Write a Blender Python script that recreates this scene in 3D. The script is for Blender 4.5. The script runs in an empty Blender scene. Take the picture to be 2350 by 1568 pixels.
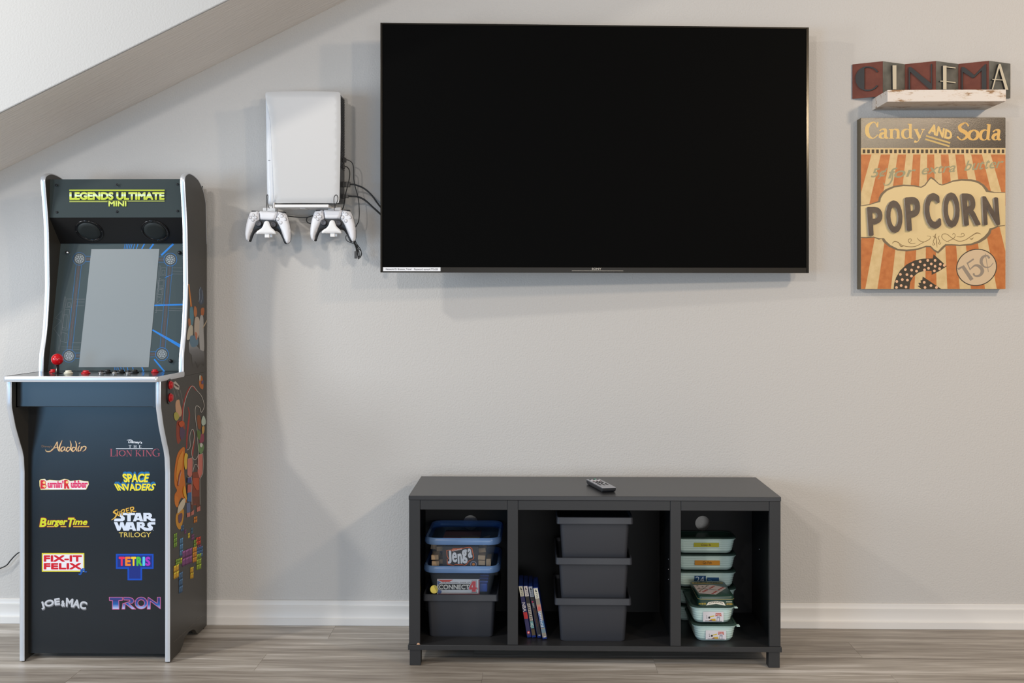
import bpy, bmesh, math, random
from mathutils import Vector, Matrix
from mathutils.geometry import tessellate_polygon, delaunay_2d_cdt, intersect_point_line

random.seed(7)
scene = bpy.context.scene
C = scene.collection
PI = math.pi

# ------------------------------------------------------------------ camera
F = 2430.0                      # focal length in pixels of a 2350 px wide frame
CAM_D, CAM_H = 3.848, 1.173     # distance to the wall, height over the floor
HOR = 695.0                     # image row of the horizon
PSI = math.atan(50.0 / F)
cam_data = bpy.data.cameras.new('camera')
cam = bpy.data.objects.new('camera', cam_data)
C.objects.link(cam)
cam.location = (0, -CAM_D, CAM_H)
cam.rotation_euler = (PI / 2, 0, PSI)
cam_data.sensor_width = 36.0
cam_data.lens = 36.0 * F / 2350.0
cam_data.shift_y = -(784.0 - HOR) / 2350.0
cam_data.clip_start = 0.05
scene.camera = cam

# ------------------------------------------------------------------ world, lights, exposure
world = bpy.data.worlds.new('world')
scene.world = world
world.use_nodes = True
bg = world.node_tree.nodes['Background']
bg.inputs[0].default_value = (0.93, 0.96, 1.0, 1)
bg.inputs[1].default_value = 0.28

def area(name, loc, target, size, power, color, shape='DISK', size_y=None):
    l = bpy.data.lights.new(name, 'AREA')
    l.shape = shape
    l.size = size
    if size_y:
        l.size_y = size_y
    l.energy = power
    l.color = color
    o = bpy.data.objects.new(name, l)
    C.objects.link(o)
    o.location = loc
    o.rotation_euler = (Vector(target) - Vector(loc)).to_track_quat('-Z', 'Y').to_euler()
    return o

area('ceiling_lamp_right', (2.35, -2.35, 2.5), (1.6, 0, 0.9), 0.22, 26, (1.0, 0.78, 0.57))
area('ceiling_lamp_left', (-2.75, -1.92, 2.85), (-0.4, 0, 0.6), 0.16, 30, (1.0, 0.93, 0.83))
area('ceiling_lamp_rear', (2.48, -4.45, 2.55), (1.2, 0, 1.0), 0.22, 30, (1.0, 0.84, 0.62))
area('upper_left_fill_light', (-1.45, -4.45, 2.55), (-0.6, 0, 1.3), 0.22, 30, (1.0, 0.92, 0.86))  # added fill that lifts the upper left wall, not a known lamp
area('window_light_left', (-3.5, -1.95, 1.5), (0, -0.2, 1.0), 0.7, 40, (0.86, 0.93, 1.0), 'RECTANGLE', 1.0)
area('window_light_rear', (-3.6, -5.3, 0.95), (-1.0, 0, 0.8), 1.5, 58, (0.30, 0.62, 1.0), 'RECTANGLE', 1.5)
area('front_fill_light', (1.0, -6.2, 0.65), (0.4, 0, 0.7), 2.4, 62, (0.94, 0.97, 1.0), 'RECTANGLE', 1.1)  # invented low fill behind the camera, brightens the stand's bays; no real door

vs = scene.view_settings
vs.view_transform = 'Standard'
vs.look = 'None'
vs.gamma = 1.0
vs.exposure = -0.03
vs.use_curve_mapping = False

# ------------------------------------------------------------------ picture <-> world helpers
_R = Vector((math.cos(PSI), math.sin(PSI), 0))
_W = Vector((-math.sin(PSI), math.cos(PSI), 0))
_C = Vector((0, -CAM_D, CAM_H))

def ray(px, py):
    return _R * ((px - 1175.0) / F) + _W + Vector((0, 0, -(py - HOR) / F))

def hit(px, py, p0, n):
    d = ray(px, py)
    n = Vector(n)
    t = (Vector(p0) - _C).dot(n) / d.dot(n)
    return _C + d * t

def hx(px, py, x):
    return hit(px, py, (x, 0, 0), (1, 0, 0))

def hy(px, py, y):
    return hit(px, py, (0, y, 0), (0, 1, 0))

def hz(px, py, z):
    return hit(px, py, (0, 0, z), (0, 0, 1))

# ------------------------------------------------------------------ materials
def lin(c):
    def f(v):
        v = v / 255.0
        return v / 12.92 if v <= 0.04045 else ((v + 0.055) / 1.055) ** 2.4
    return (f(c[0]), f(c[1]), f(c[2]), 1.0)

_mats = {}

def mat(name, color, rough=0.5, metal=0.0, spec=0.5, coat=0.0):
    key = name
    if key in _mats:
        return _mats[key]
    m = bpy.data.materials.new(name)
    m.use_nodes = True
    b = m.node_tree.nodes['Principled BSDF']
    b.inputs['Base Color'].default_value = lin(color)
    b.inputs['Roughness'].default_value = rough
    b.inputs['Metallic'].default_value = metal
    b.inputs['Specular IOR Level'].default_value = spec
    b.inputs['Coat Weight'].default_value = coat
    _mats[key] = m
    return m

def ink(color, rough=0.5):
    """flat printing ink"""
    return mat('ink_%02x%02x%02x_%d' % (color[0], color[1], color[2], rough * 100), color, rough, spec=0.25)

def N(m, kind, **kw):
    n = m.node_tree.nodes.new(kind)
    for k, v in kw.items():
        if k in n.inputs:
            n.inputs[k].default_value = v
        else:
            setattr(n, k, v)
    return n

def L(m, a, b):
    m.node_tree.links.new(a, b)

def pbsdf(m):
    return m.node_tree.nodes['Principled BSDF']

def ramp(m, stops):
    r = m.node_tree.nodes.new('ShaderNodeValToRGB')
    e = r.color_ramp.elements
    while len(e) < len(stops):
        e.new(0.5)
    for i, (p, c) in enumerate(stops):
        e[i].position = p
        e[i].color = c if len(c) == 4 else lin(c)
    return r

def add_bump(m, scale, strength, dist=0.002, stretch=(1, 1, 1), detail=2.0, coords='Object', rough=0.5):
    tc = N(m, 'ShaderNodeTexCoord')
    mp = N(m, 'ShaderNodeMapping')
    mp.inputs['Scale'].default_value = stretch
    no = N(m, 'ShaderNodeTexNoise')
    no.inputs['Scale'].default_value = scale
    no.inputs['Detail'].default_value = detail
    no.inputs['Roughness'].default_value = rough
    bu = N(m, 'ShaderNodeBump')
    bu.inputs['Strength'].default_value = strength
    bu.inputs['Distance'].default_value = dist
    L(m, tc.outputs[coords], mp.inputs['Vector'])
    L(m, mp.outputs[0], no.inputs['Vector'])
    L(m, no.outputs['Fac'], bu.inputs['Height'])
    L(m, bu.outputs[0], pbsdf(m).inputs['Normal'])
    return no

def speckle(m, scale, amount, c1, c2, stretch=(1, 1, 1), lo=0.35, hi=0.65, detail=3.0):
    """base colour mottled between two colours"""
    tc = N(m, 'ShaderNodeTexCoord')
    mp = N(m, 'ShaderNodeMapping')
    mp.inputs['Scale'].default_value = stretch
    no = N(m, 'ShaderNodeTexNoise')
    no.inputs['Scale'].default_value = scale
    no.inputs['Detail'].default_value = detail
    r = ramp(m, [(lo, c1), (hi, c2)])
    L(m, tc.outputs['Object'], mp.inputs['Vector'])
    L(m, mp.outputs[0], no.inputs['Vector'])
    L(m, no.outputs['Fac'], r.inputs[0])
    L(m, r.outputs[0], pbsdf(m).inputs['Base Color'])
    return r

def clear_plastic(name, tint, opacity, rough=0.08, body=None):
    """thin see-through plastic: part clear film, part glossy surface"""
    m = bpy.data.materials.new(name)
    m.use_nodes = True
    b = pbsdf(m)
    b.inputs['Base Color'].default_value = lin(body or tint)
    b.inputs['Roughness'].default_value = rough
    tr = N(m, 'ShaderNodeBsdfTransparent')
    tr.inputs[0].default_value = lin(tint)
    mx = N(m, 'ShaderNodeMixShader')
    mx.inputs[0].default_value = opacity
    out = m.node_tree.nodes['Material Output']
    L(m, tr.outputs[0], mx.inputs[1])
    L(m, b.outputs[0], mx.inputs[2])
    L(m, mx.outputs[0], out.inputs['Surface'])
    return m

# ------------------------------------------------------------------ mesh builder
WL = {}                                    # world location of every object made here

class MB:
    def __init__(self):
        self.v, self.f, self.m, self.s = [], [], [], []
        self.mi = 0
        self.sm = False

    def vert(self, p):
        self.v.append(Vector(p))
        return len(self.v) - 1

    def face(self, idx):
        self.f.append(tuple(idx))
        self.m.append(self.mi)
        self.s.append(self.sm)

    def box(self, x0, x1, y0, y1, z0, z1):
        i = [self.vert((x, y, z)) for z in (z0, z1) for y in (y0, y1) for x in (x0, x1)]
        for q in ((0, 2, 3, 1), (4, 5, 7, 6), (0, 1, 5, 4), (2, 6, 7, 3), (0, 4, 6, 2), (1, 3, 7, 5)):
            self.face([i[k] for k in q])
        return self

    def hexa(self, pts):
        """8 points: bottom loop of four, top loop of four (both same turning)"""
        i = [self.vert(p) for p in pts]
        self.face((i[3], i[2], i[1], i[0]))
        self.face((i[4], i[5], i[6], i[7]))
        for k in range(4):
            j = (k + 1) % 4
            self.face((i[k], i[j], i[4 + j], i[4 + k]))
        return self

    def prism(self, pts, fn0, fn1, holes=()):
        """2-D outline (with holes) between two maps to 3-D"""
        loops = [list(pts)] + [list(h) for h in holes]
        flat = [p for lp in loops for p in lp]
        tri = tessellate_polygon([[Vector((p[0], p[1], 0)) for p in lp] for lp in loops])
        a = [self.vert(fn0(*p)) for p in flat]
        b = [self.vert(fn1(*p)) for p in flat]
        for t in tri:
            self.face([a[k] for k in t])
            self.face([b[k] for k in reversed(t)])
        o = 0
        for lp in loops:
            n = len(lp)
            for k in range(n):
                j = (k + 1) % n
                self.face((a[o + k], a[o + j], b[o + j], b[o + k]))
            o += n
        return self

    def tube(self, path, r, n=8, caps=True, closed=False):
        path = [Vector(p) for p in path]
        rs = r if isinstance(r, (list, tuple)) else [r] * len(path)
        rings = []
        up = Vector((0.13, 0.31, 0.94)).normalized()
        m = len(path)
        for k, p in enumerate(path):
            a = path[(k - 1) % m] if (closed or k > 0) else p
            b = path[(k + 1) % m] if (closed or k < m - 1) else p
            d = (b - a).normalized()
            s = d.cross(up)
            if s.length < 1e-3:
                s = d.cross(Vector((1, 0, 0)))
            s.normalize()
            u = s.cross(d).normalized()
            up = u
            rings.append([self.vert(p + (s * math.cos(2 * PI * q / n) + u * math.sin(2 * PI * q / n)) * rs[k]) for q in range(n)])
        sm = self.sm
        self.sm = True
        cnt = m if closed else m - 1
        for k in range(cnt):
            A, B_ = rings[k], rings[(k + 1) % m]
            for q in range(n):
                self.face((A[q], A[(q + 1) % n], B_[(q + 1) % n], B_[q]))
        self.sm = sm
        if caps and not closed:
            self.face(list(reversed(rings[0])))
            self.face(rings[-1])
        return self

    def lathe(self, prof, origin, axis=(0, 0, 1), n=24, cap0=True, cap1=True):
        """profile of (radius, height) turned about an axis"""
        ax = Vector(axis).normalized()
        s = ax.cross(Vector((0, 0, 1)))
        if s.length < 1e-3:
            s = Vector((1, 0, 0))
        s.normalize()
        u = ax.cross(s)
        o = Vector(origin)
        rings = []
        for r, h in prof:
            rings.append([self.vert(o + ax * h + (s * math.cos(2 * PI * q / n) + u * math.sin(2 * PI * q / n)) * max(r, 1e-5)) for q in range(n)])
        sm = self.sm
        self.sm = True
        for A, B_ in zip(rings, rings[1:]):
            for q in range(n):
                self.face((A[q], A[(q + 1) % n], B_[(q + 1) % n], B_[q]))
        self.sm = sm
        if cap0:
            self.face(list(reversed(rings[0])))
        if cap1:
            self.face(rings[-1])
        return self

    def loft(self, loops, cap0=True, cap1=True, smooth=False):
        rings = [[self.vert(p) for p in lp] for lp in loops]
        n = len(rings[0])
        sm = self.sm
        self.sm = smooth
        for A, B_ in zip(rings, rings[1:]):
            for q in range(n):
                self.face((A[q], A[(q + 1) % n], B_[(q + 1) % n], B_[q]))
        self.sm = sm
        if cap0:
            self.face(list(reversed(rings[0])))
        if cap1:
            self.face(rings[-1])
        return self

    def build(self, name, mats, parent=None, bevel=0.0, seg=2, smooth=None, fix=True):
        if not isinstance(mats, (list, tuple)):
            mats = [mats]
        lo = Vector((min(v.x for v in self.v), min(v.y for v in self.v), min(v.z for v in self.v)))
        hi = Vector((max(v.x for v in self.v), max(v.y for v in self.v), max(v.z for v in self.v)))
        org = Vector(((lo.x + hi.x) / 2, (lo.y + hi.y) / 2, lo.z))
        me = bpy.data.meshes.new(name)
        me.from_pydata([v - org for v in self.v], [], self.f)
        for m in mats:
            me.materials.append(m)
        me.polygons.foreach_set('material_index', self.m)
        me.polygons.foreach_set('use_smooth', [bool(x) for x in self.s])
        if fix:
            bm = bmesh.new()
            bm.from_mesh(me)
            bmesh.ops.recalc_face_normals(bm, faces=bm.faces)
            bm.to_mesh(me)
            bm.free()
        me.update()
        if smooth is not None:
            me.shade_smooth()
            me.set_sharp_from_angle(angle=math.radians(smooth))
        o = bpy.data.objects.new(name, me)
        C.objects.link(o)
        if bevel:
            bv = o.modifiers.new('bevel', 'BEVEL')
            bv.width = bevel
            bv.segments = seg
            bv.limit_method = 'ANGLE'
            bv.angle_limit = math.radians(35)
            bv.harden_normals = False
        place(o, org, parent)
        return o

def place(o, org, parent=None):
    org = Vector(org)
    WL[o] = org
    if parent is not None:
        o.parent = parent
        o.location = org - WL[parent]
    else:
        o.location = org

def tag(o, label, cat, group=None, kind=None):
    o['label'] = label
    o['category'] = cat
    if group:
        o['group'] = group
    if kind:
        o['kind'] = kind
    return o

def structure(o, label=None):
    o['kind'] = 'structure'
    if label:
        o['label'] = label
    return o

def thing(name, loc, label, cat, group=None):
    o = bpy.data.objects.new(name, None)
    C.objects.link(o)
    o.empty_display_size = 0.05
    place(o, loc)
    return tag(o, label, cat, group)

def copy_tree(o, parent=None):
    c = o.copy()
    C.objects.link(c)
    WL[c] = Vector(WL[o])
    if parent is not None:
        c.parent = parent
    for ch in list(o.children):
        copy_tree(ch, c)
    return c

def solo(mb, name, mats, label, cat, group=None, **kw):
    return tag(mb.build(name, mats, None, **kw), label, cat, group)

# ------------------------------------------------------------------ curves in 2-D
def spline(pts, n=6, closed=False):
    """Catmull-Rom through points of any dimension"""
    P = [Vector(p) for p in pts]
    m = len(P)
    out = []
    for k in range(m if closed else m - 1):
        p0 = P[(k - 1) % m] if (closed or k > 0) else P[0]
        p1, p2 = P[k], P[(k + 1) % m]
        p3 = P[(k + 2) % m] if (closed or k + 2 < m) else P[-1]
        for q in range(n):
            t = q / n
            out.append(0.5 * ((2 * p1) + (p2 - p0) * t + (2 * p0 - 5 * p1 + 4 * p2 - p3) * t * t + (3 * p1 - p0 - 3 * p2 + p3) * t ** 3))
    if not closed:
        out.append(P[-1])
    return out

def rrect(x0, x1, y0, y1, r, n=4):
    out = []
    for cx, cy, a in ((x1 - r, y1 - r, 0), (x0 + r, y1 - r, 90), (x0 + r, y0 + r, 180), (x1 - r, y0 + r, 270)):
        for k in range(n + 1):
            t = math.radians(a + 90.0 * k / n)
            out.append((cx + r * math.cos(t), cy + r * math.sin(t)))
    return out

def ellipse(cx, cy, rx, ry, n=24, rot=0.0):
    c, s = math.cos(rot), math.sin(rot)
    return [(cx + rx * math.cos(2 * PI * k / n) * c - ry * math.sin(2 * PI * k / n) * s,
             cy + rx * math.cos(2 * PI * k / n) * s + ry * math.sin(2 * PI * k / n) * c) for k in range(n)]

# ------------------------------------------------------------------ lettering
_txt = {}

def text_mesh(s):
    """filled letters of the built-in font, raw units"""
    if s in _txt:
        return _txt[s]
    cu = bpy.data.curves.new('lettering', 'FONT')
    cu.body = s
    cu.resolution_u = 4
    cu.dimensions = '2D'
    cu.fill_mode = 'FRONT'
    ob = bpy.data.objects.new('lettering', cu)
    C.objects.link(ob)
    dg = bpy.context.evaluated_depsgraph_get()
    ev = ob.evaluated_get(dg)
    me = ev.to_mesh()
    vs_ = [(v.co.x, v.co.y) for v in me.vertices]
    fs_ = [tuple(p.vertices) for p in me.polygons]
    ev.to_mesh_clear()
    bpy.data.objects.remove(ob)
    bpy.data.curves.remove(cu)
    x0, x1 = min(p[0] for p in vs_), max(p[0] for p in vs_)
    y0, y1 = min(p[1] for p in vs_), max(p[1] for p in vs_)
    vs_ = [((p[0] - x0) / (x1 - x0), (p[1] - y0) / (y1 - y0)) for p in vs_]
    # outline edges: used by one triangle only
    cnt = {}
    key = lambda k: (round(vs_[k][0], 5), round(vs_[k][1], 5))
    for t in fs_:
        for a, b in zip(t, t[1:] + t[:1]):
            e = tuple(sorted((key(a), key(b))))
            cnt[e] = cnt.get(e, 0) + 1
    edges = [e for e, n in cnt.items() if n == 1 and e[0] != e[1]]
    _txt[s] = (vs_, fs_, edges)
    return _txt[s]

def quad_map(q):
    """unit square -> quad TL, TR, BR, BL (v = 1 at the top)"""
    tl, tr, br, bl = [Vector(p) for p in q]
    def fn(u, v):
        a = bl + (br - bl) * u
        b = tl + (tr - tl) * u
        p = a + (b - a) * v
        return p.x, p.y
    return fn

def seg_polys(a, b, w0, w1, cap0=True, cap1=True):
    """a stroke segment as small convex polygons"""
    a, b = Vector(a), Vector(b)
    d = b - a
    out = []
    if d.length > 1e-9:
        d.normalize()
        n = Vector((-d.y, d.x))
        out.append([a + n * w0 / 2, a - n * w0 / 2, b - n * w1 / 2, b + n * w1 / 2])
    if cap0:
        out.append([Vector(p) for p in ellipse(a.x, a.y, w0 / 2, w0 / 2, 8, 0.2)])
    if cap1:
        out.append([Vector(p) for p in ellipse(b.x, b.y, w1 / 2, w1 / 2, 8, 0.2)])
    return out

def text_polys(s, fn, bold=0.0, ref=None):
    """letters mapped by fn and thickened by bold (font units), as polygons"""
    v, f, e = text_mesh(s)
    H = (Vector(fn(0.5, 1)) - Vector(fn(0.5, 0))).length
    W_ = (Vector(fn(1, 0.5)) - Vector(fn(0, 0.5))).length
    b0 = max(0.0, bold if ref is None else ref)
    my = b0 / (0.72 + 2 * b0)
    mx = min(0.2, my * H / max(W_, 1e-9))
    g = lambda p: fn(mx + p[0] * (1 - 2 * mx), my + p[1] * (1 - 2 * my))
    q = [Vector(g(p)) for p in v]
    out = [[q[k] for k in t] for t in f]
    if bold > 0:
        w = 2 * bold / (0.72 + 2 * b0) * H
        for a, b in e:
            out += seg_polys(g(a), g(b), w, w, True, True)
    return out

n_union = [0]
def union(polys):
    """overlapping polygons -> one flat triangle mesh without overlaps"""
    V_, F_, seen = [], [], set()
    for p in polys:
        sig = tuple(sorted((round(c[0], 4), round(c[1], 4)) for c in p))
        if sig in seen:
            continue
        seen.add(sig)
        area2 = sum(p[i - 1][0] * p[i][1] - p[i][0] * p[i - 1][1] for i in range(len(p)))
        if abs(area2) < 1e-9:
            continue
        if area2 < 0:
            p = p[::-1]
        o = len(V_)
        V_ += [Vector((c[0], c[1])) for c in p]
        F_.append(list(range(o, o + len(p))))
    if not F_:
        return [], []
    n_union[0] += 1
    def ar(q):
        return abs(sum(q[i - 1][0] * q[i][1] - q[i][0] * q[i - 1][1] for i in range(len(q)))) / 2
    tot = sum(ar([V_[k] for k in f]) for f in F_)
    big = max(ar([V_[k] for k in f]) for f in F_)
    rnd = random.Random(3)
    for attempt in range(12):
        j = 0.0 if attempt == 0 else (0.0008, 0.0016, 0.003, 0.005, 0.0003, 0.008, 0.012, 0.002, 0.02, 0.03, 0.0001)[attempt - 1]
        VV = V_ if not attempt else [p + Vector((rnd.uniform(-j, j), rnd.uniform(-j, j))) for p in V_]
        ov, oe, of, _, _, src = delaunay_2d_cdt(VV, [], F_, 0, (1e-5, 1e-6, 1e-4, 1e-7)[attempt % 4])
        keep = [t for t, k in zip(of, src) if k]
        a_ = sum(ar([ov[k] for k in t]) for t in keep)
        if big * 0.98 <= a_ <= tot * 1.02:
            if attempt:
                pass
            return ov, keep

    return None

def loose(polys):
    V_, F_ = [], []
    for p in polys:
        o = len(V_)
        V_ += [Vector((c[0], c[1])) for c in p]
        F_.append(tuple(range(o, o + len(p))))
    return V_, F_

def marks(d, box, c, n, layer=2, down=False, fn=None):
    """print too small to read: a row of little letter-like strokes"""
    x0, y0, x1, y1 = box
    rnd = random.Random(int(abs(x0) * 7 + abs(y1) * 13))
    for k in range(n):
        a, b = x0 + (x1 - x0) * (k + 0.12) / n, x0 + (x1 - x0) * (k + 0.86) / n
        M = fn or (lambda u, v: (u, v))
        w = abs(b - a) * 0.3
        kind = rnd.randrange(4)
        segs = [((a, y0), (a, y1))]
        if kind in (0, 2):
            segs.append(((a, y0), (b, y0)))
        if kind in (1, 2):
            segs.append(((a, (y0 + y1) / 2), (b, (y0 + y1) / 2)))
        if kind in (0, 3):
            segs.append(((b, y0), (b, y1)))
        for p, q in segs:
            p, q = M(*p), M(*q)
            ln_ = (Vector(M(b, y0)) - Vector(M(a, y0))).length
            d.stroke([p, q], ln_ * 0.34, c, layer)

class Decal:
    """flat printing on a plane, drawn in the photograph's pixels (zoom = origin x, y and scale of a crop)"""
    def __init__(self, p0, n, zoom=(0, 0, 1), lift=0.0003, step=0.00025):
        self.p0, self.n = Vector(p0), Vector(n).normalized()
        if self.n.dot(_C - self.p0) < 0:
            self.n = -self.n
        self.z = zoom
        self.lift, self.step = lift * 0.4, step * 0.3
        self.acc = {}

    def zoom(self, x, y, s):
        self.z = (x, y, s)
        return self

    def add(self, polys, c, layer):
        z = self.z
        m = c if isinstance(c, bpy.types.Material) else ink(c)
        self.acc.setdefault((layer, m.name), []).append([[(z[0] + p[0] / z[2], z[1] + p[1] / z[2]) for p in q] for q in polys])
        return self

    def poly(self, pts, c, layer=0, holes=()):
        loops = [list(pts)] + [list(h) for h in holes]
        flat = [p for lp in loops for p in lp]
        tri = tessellate_polygon([[Vector((p[0], p[1], 0)) for p in lp] for lp in loops])
        return self.add([[flat[k] for k in t] for t in tri], c, layer)

    def rect(self, x0, y0, x1, y1, c, layer=0):
        return self.poly([(x0, y0), (x1, y0), (x1, y1), (x0, y1)], c, layer)

    def circ(self, cx, cy, rx, ry, c, layer=0, rot=0.0, n=20):
        return self.poly(ellipse(cx, cy, rx, ry, n, rot), c, layer)

    def ring(self, cx, cy, rx, ry, w, c, layer=0, rot=0.0, n=28):
        return self.poly(ellipse(cx, cy, rx, ry, n, rot), c, layer, [ellipse(cx, cy, rx - w, ry - w, n, rot)])

    def stroke(self, pts, w, c, layer=0, closed=False, smooth=0):
        if smooth:
            pts = spline(pts, smooth, closed)
        P = [Vector((p[0], p[1])) for p in pts]
        m = len(P)
        ws = list(w) if isinstance(w, (list, tuple)) else [w, w]
        def wd(k):
            t = k / max(1, m - 1) * (len(ws) - 1)
            i = min(int(t), len(ws) - 2)
            return ws[i] + (ws[i + 1] - ws[i]) * (t - i)
        out = []
        for k in range(m if closed else m - 1):
            inner = k > 0 or closed
            out += seg_polys(P[k], P[(k + 1) % m], wd(k), wd((k + 1) % m), inner, False)
        return self.add(out, c, layer)

    def text(self, s, q, c, layer=0, bold=0.0, ref=None, fn=None):
        """letters of the built-in font fitted into quad q (x0, y0, x1, y1 or four corners)"""
        if fn is None:
            if len(q) == 4 and not hasattr(q[0], '__len__'):
                x0, y0, x1, y1 = q
                q = ((x0, y0), (x1, y0), (x1, y1), (x0, y1))
            fn = quad_map(q)
        return self.add(text_polys(s, fn, bold, ref), c, layer)

    def glyphs(self, s, box, c, layer=0, weight=1.0, font=None, slant=0.0, gap=0.12, fn=None):
        """letters of the hand-drawn serif alphabet below"""
        font = font or SERIF
        adv, x = [], 0.0
        for ch in s:
            w = font[ch][0] if ch != ' ' else 0.35
            adv.append((ch, x))
            x += w + gap
        tot = x - gap
        x0, y0, x1, y1 = box
        sx = (x1 - x0) / tot
        for ch, ox in adv:
            if ch == ' ':
                continue
            for pts, w, sm in font[ch][1]:
                ws = [k * weight * (y1 - y0) for k in w] if isinstance(w, (list, tuple)) else w * weight * (y1 - y0)
                q = []
                for (u, v) in pts:
                    X = x0 + (ox + u) * sx + slant * (v) * (y1 - y0)
                    Y = y1 - v * (y1 - y0)
                    q.append(fn(X, Y) if fn else (X, Y))
                self.stroke(q, ws, c, layer, smooth=sm)
        return self

    def build(self, name, parent):
        mb, mats = MB(), []
        for i, (key, polys) in enumerate(sorted(self.acc.items(), key=lambda k: k[0][0])):
            layer, mn = key
            m = bpy.data.materials[mn]
            if m not in mats:
                mats.append(m)
            mb.mi = mats.index(m)
            whole = union([p for g in polys for p in g])
            sets = [whole] if whole else [union(g) or loose(g) for g in polys]
            for j, (v, f) in enumerate(sets):
                idx = [mb.vert(hit(p.x, p.y, self.p0, self.n) + self.n * (self.lift + self.step * layer + 0.00002 * i + 0.000008 * j)) for p in v]
                for t in f:
                    mb.face([idx[k] for k in t])
        return mb.build(name, mats, parent, fix=False)

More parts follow.
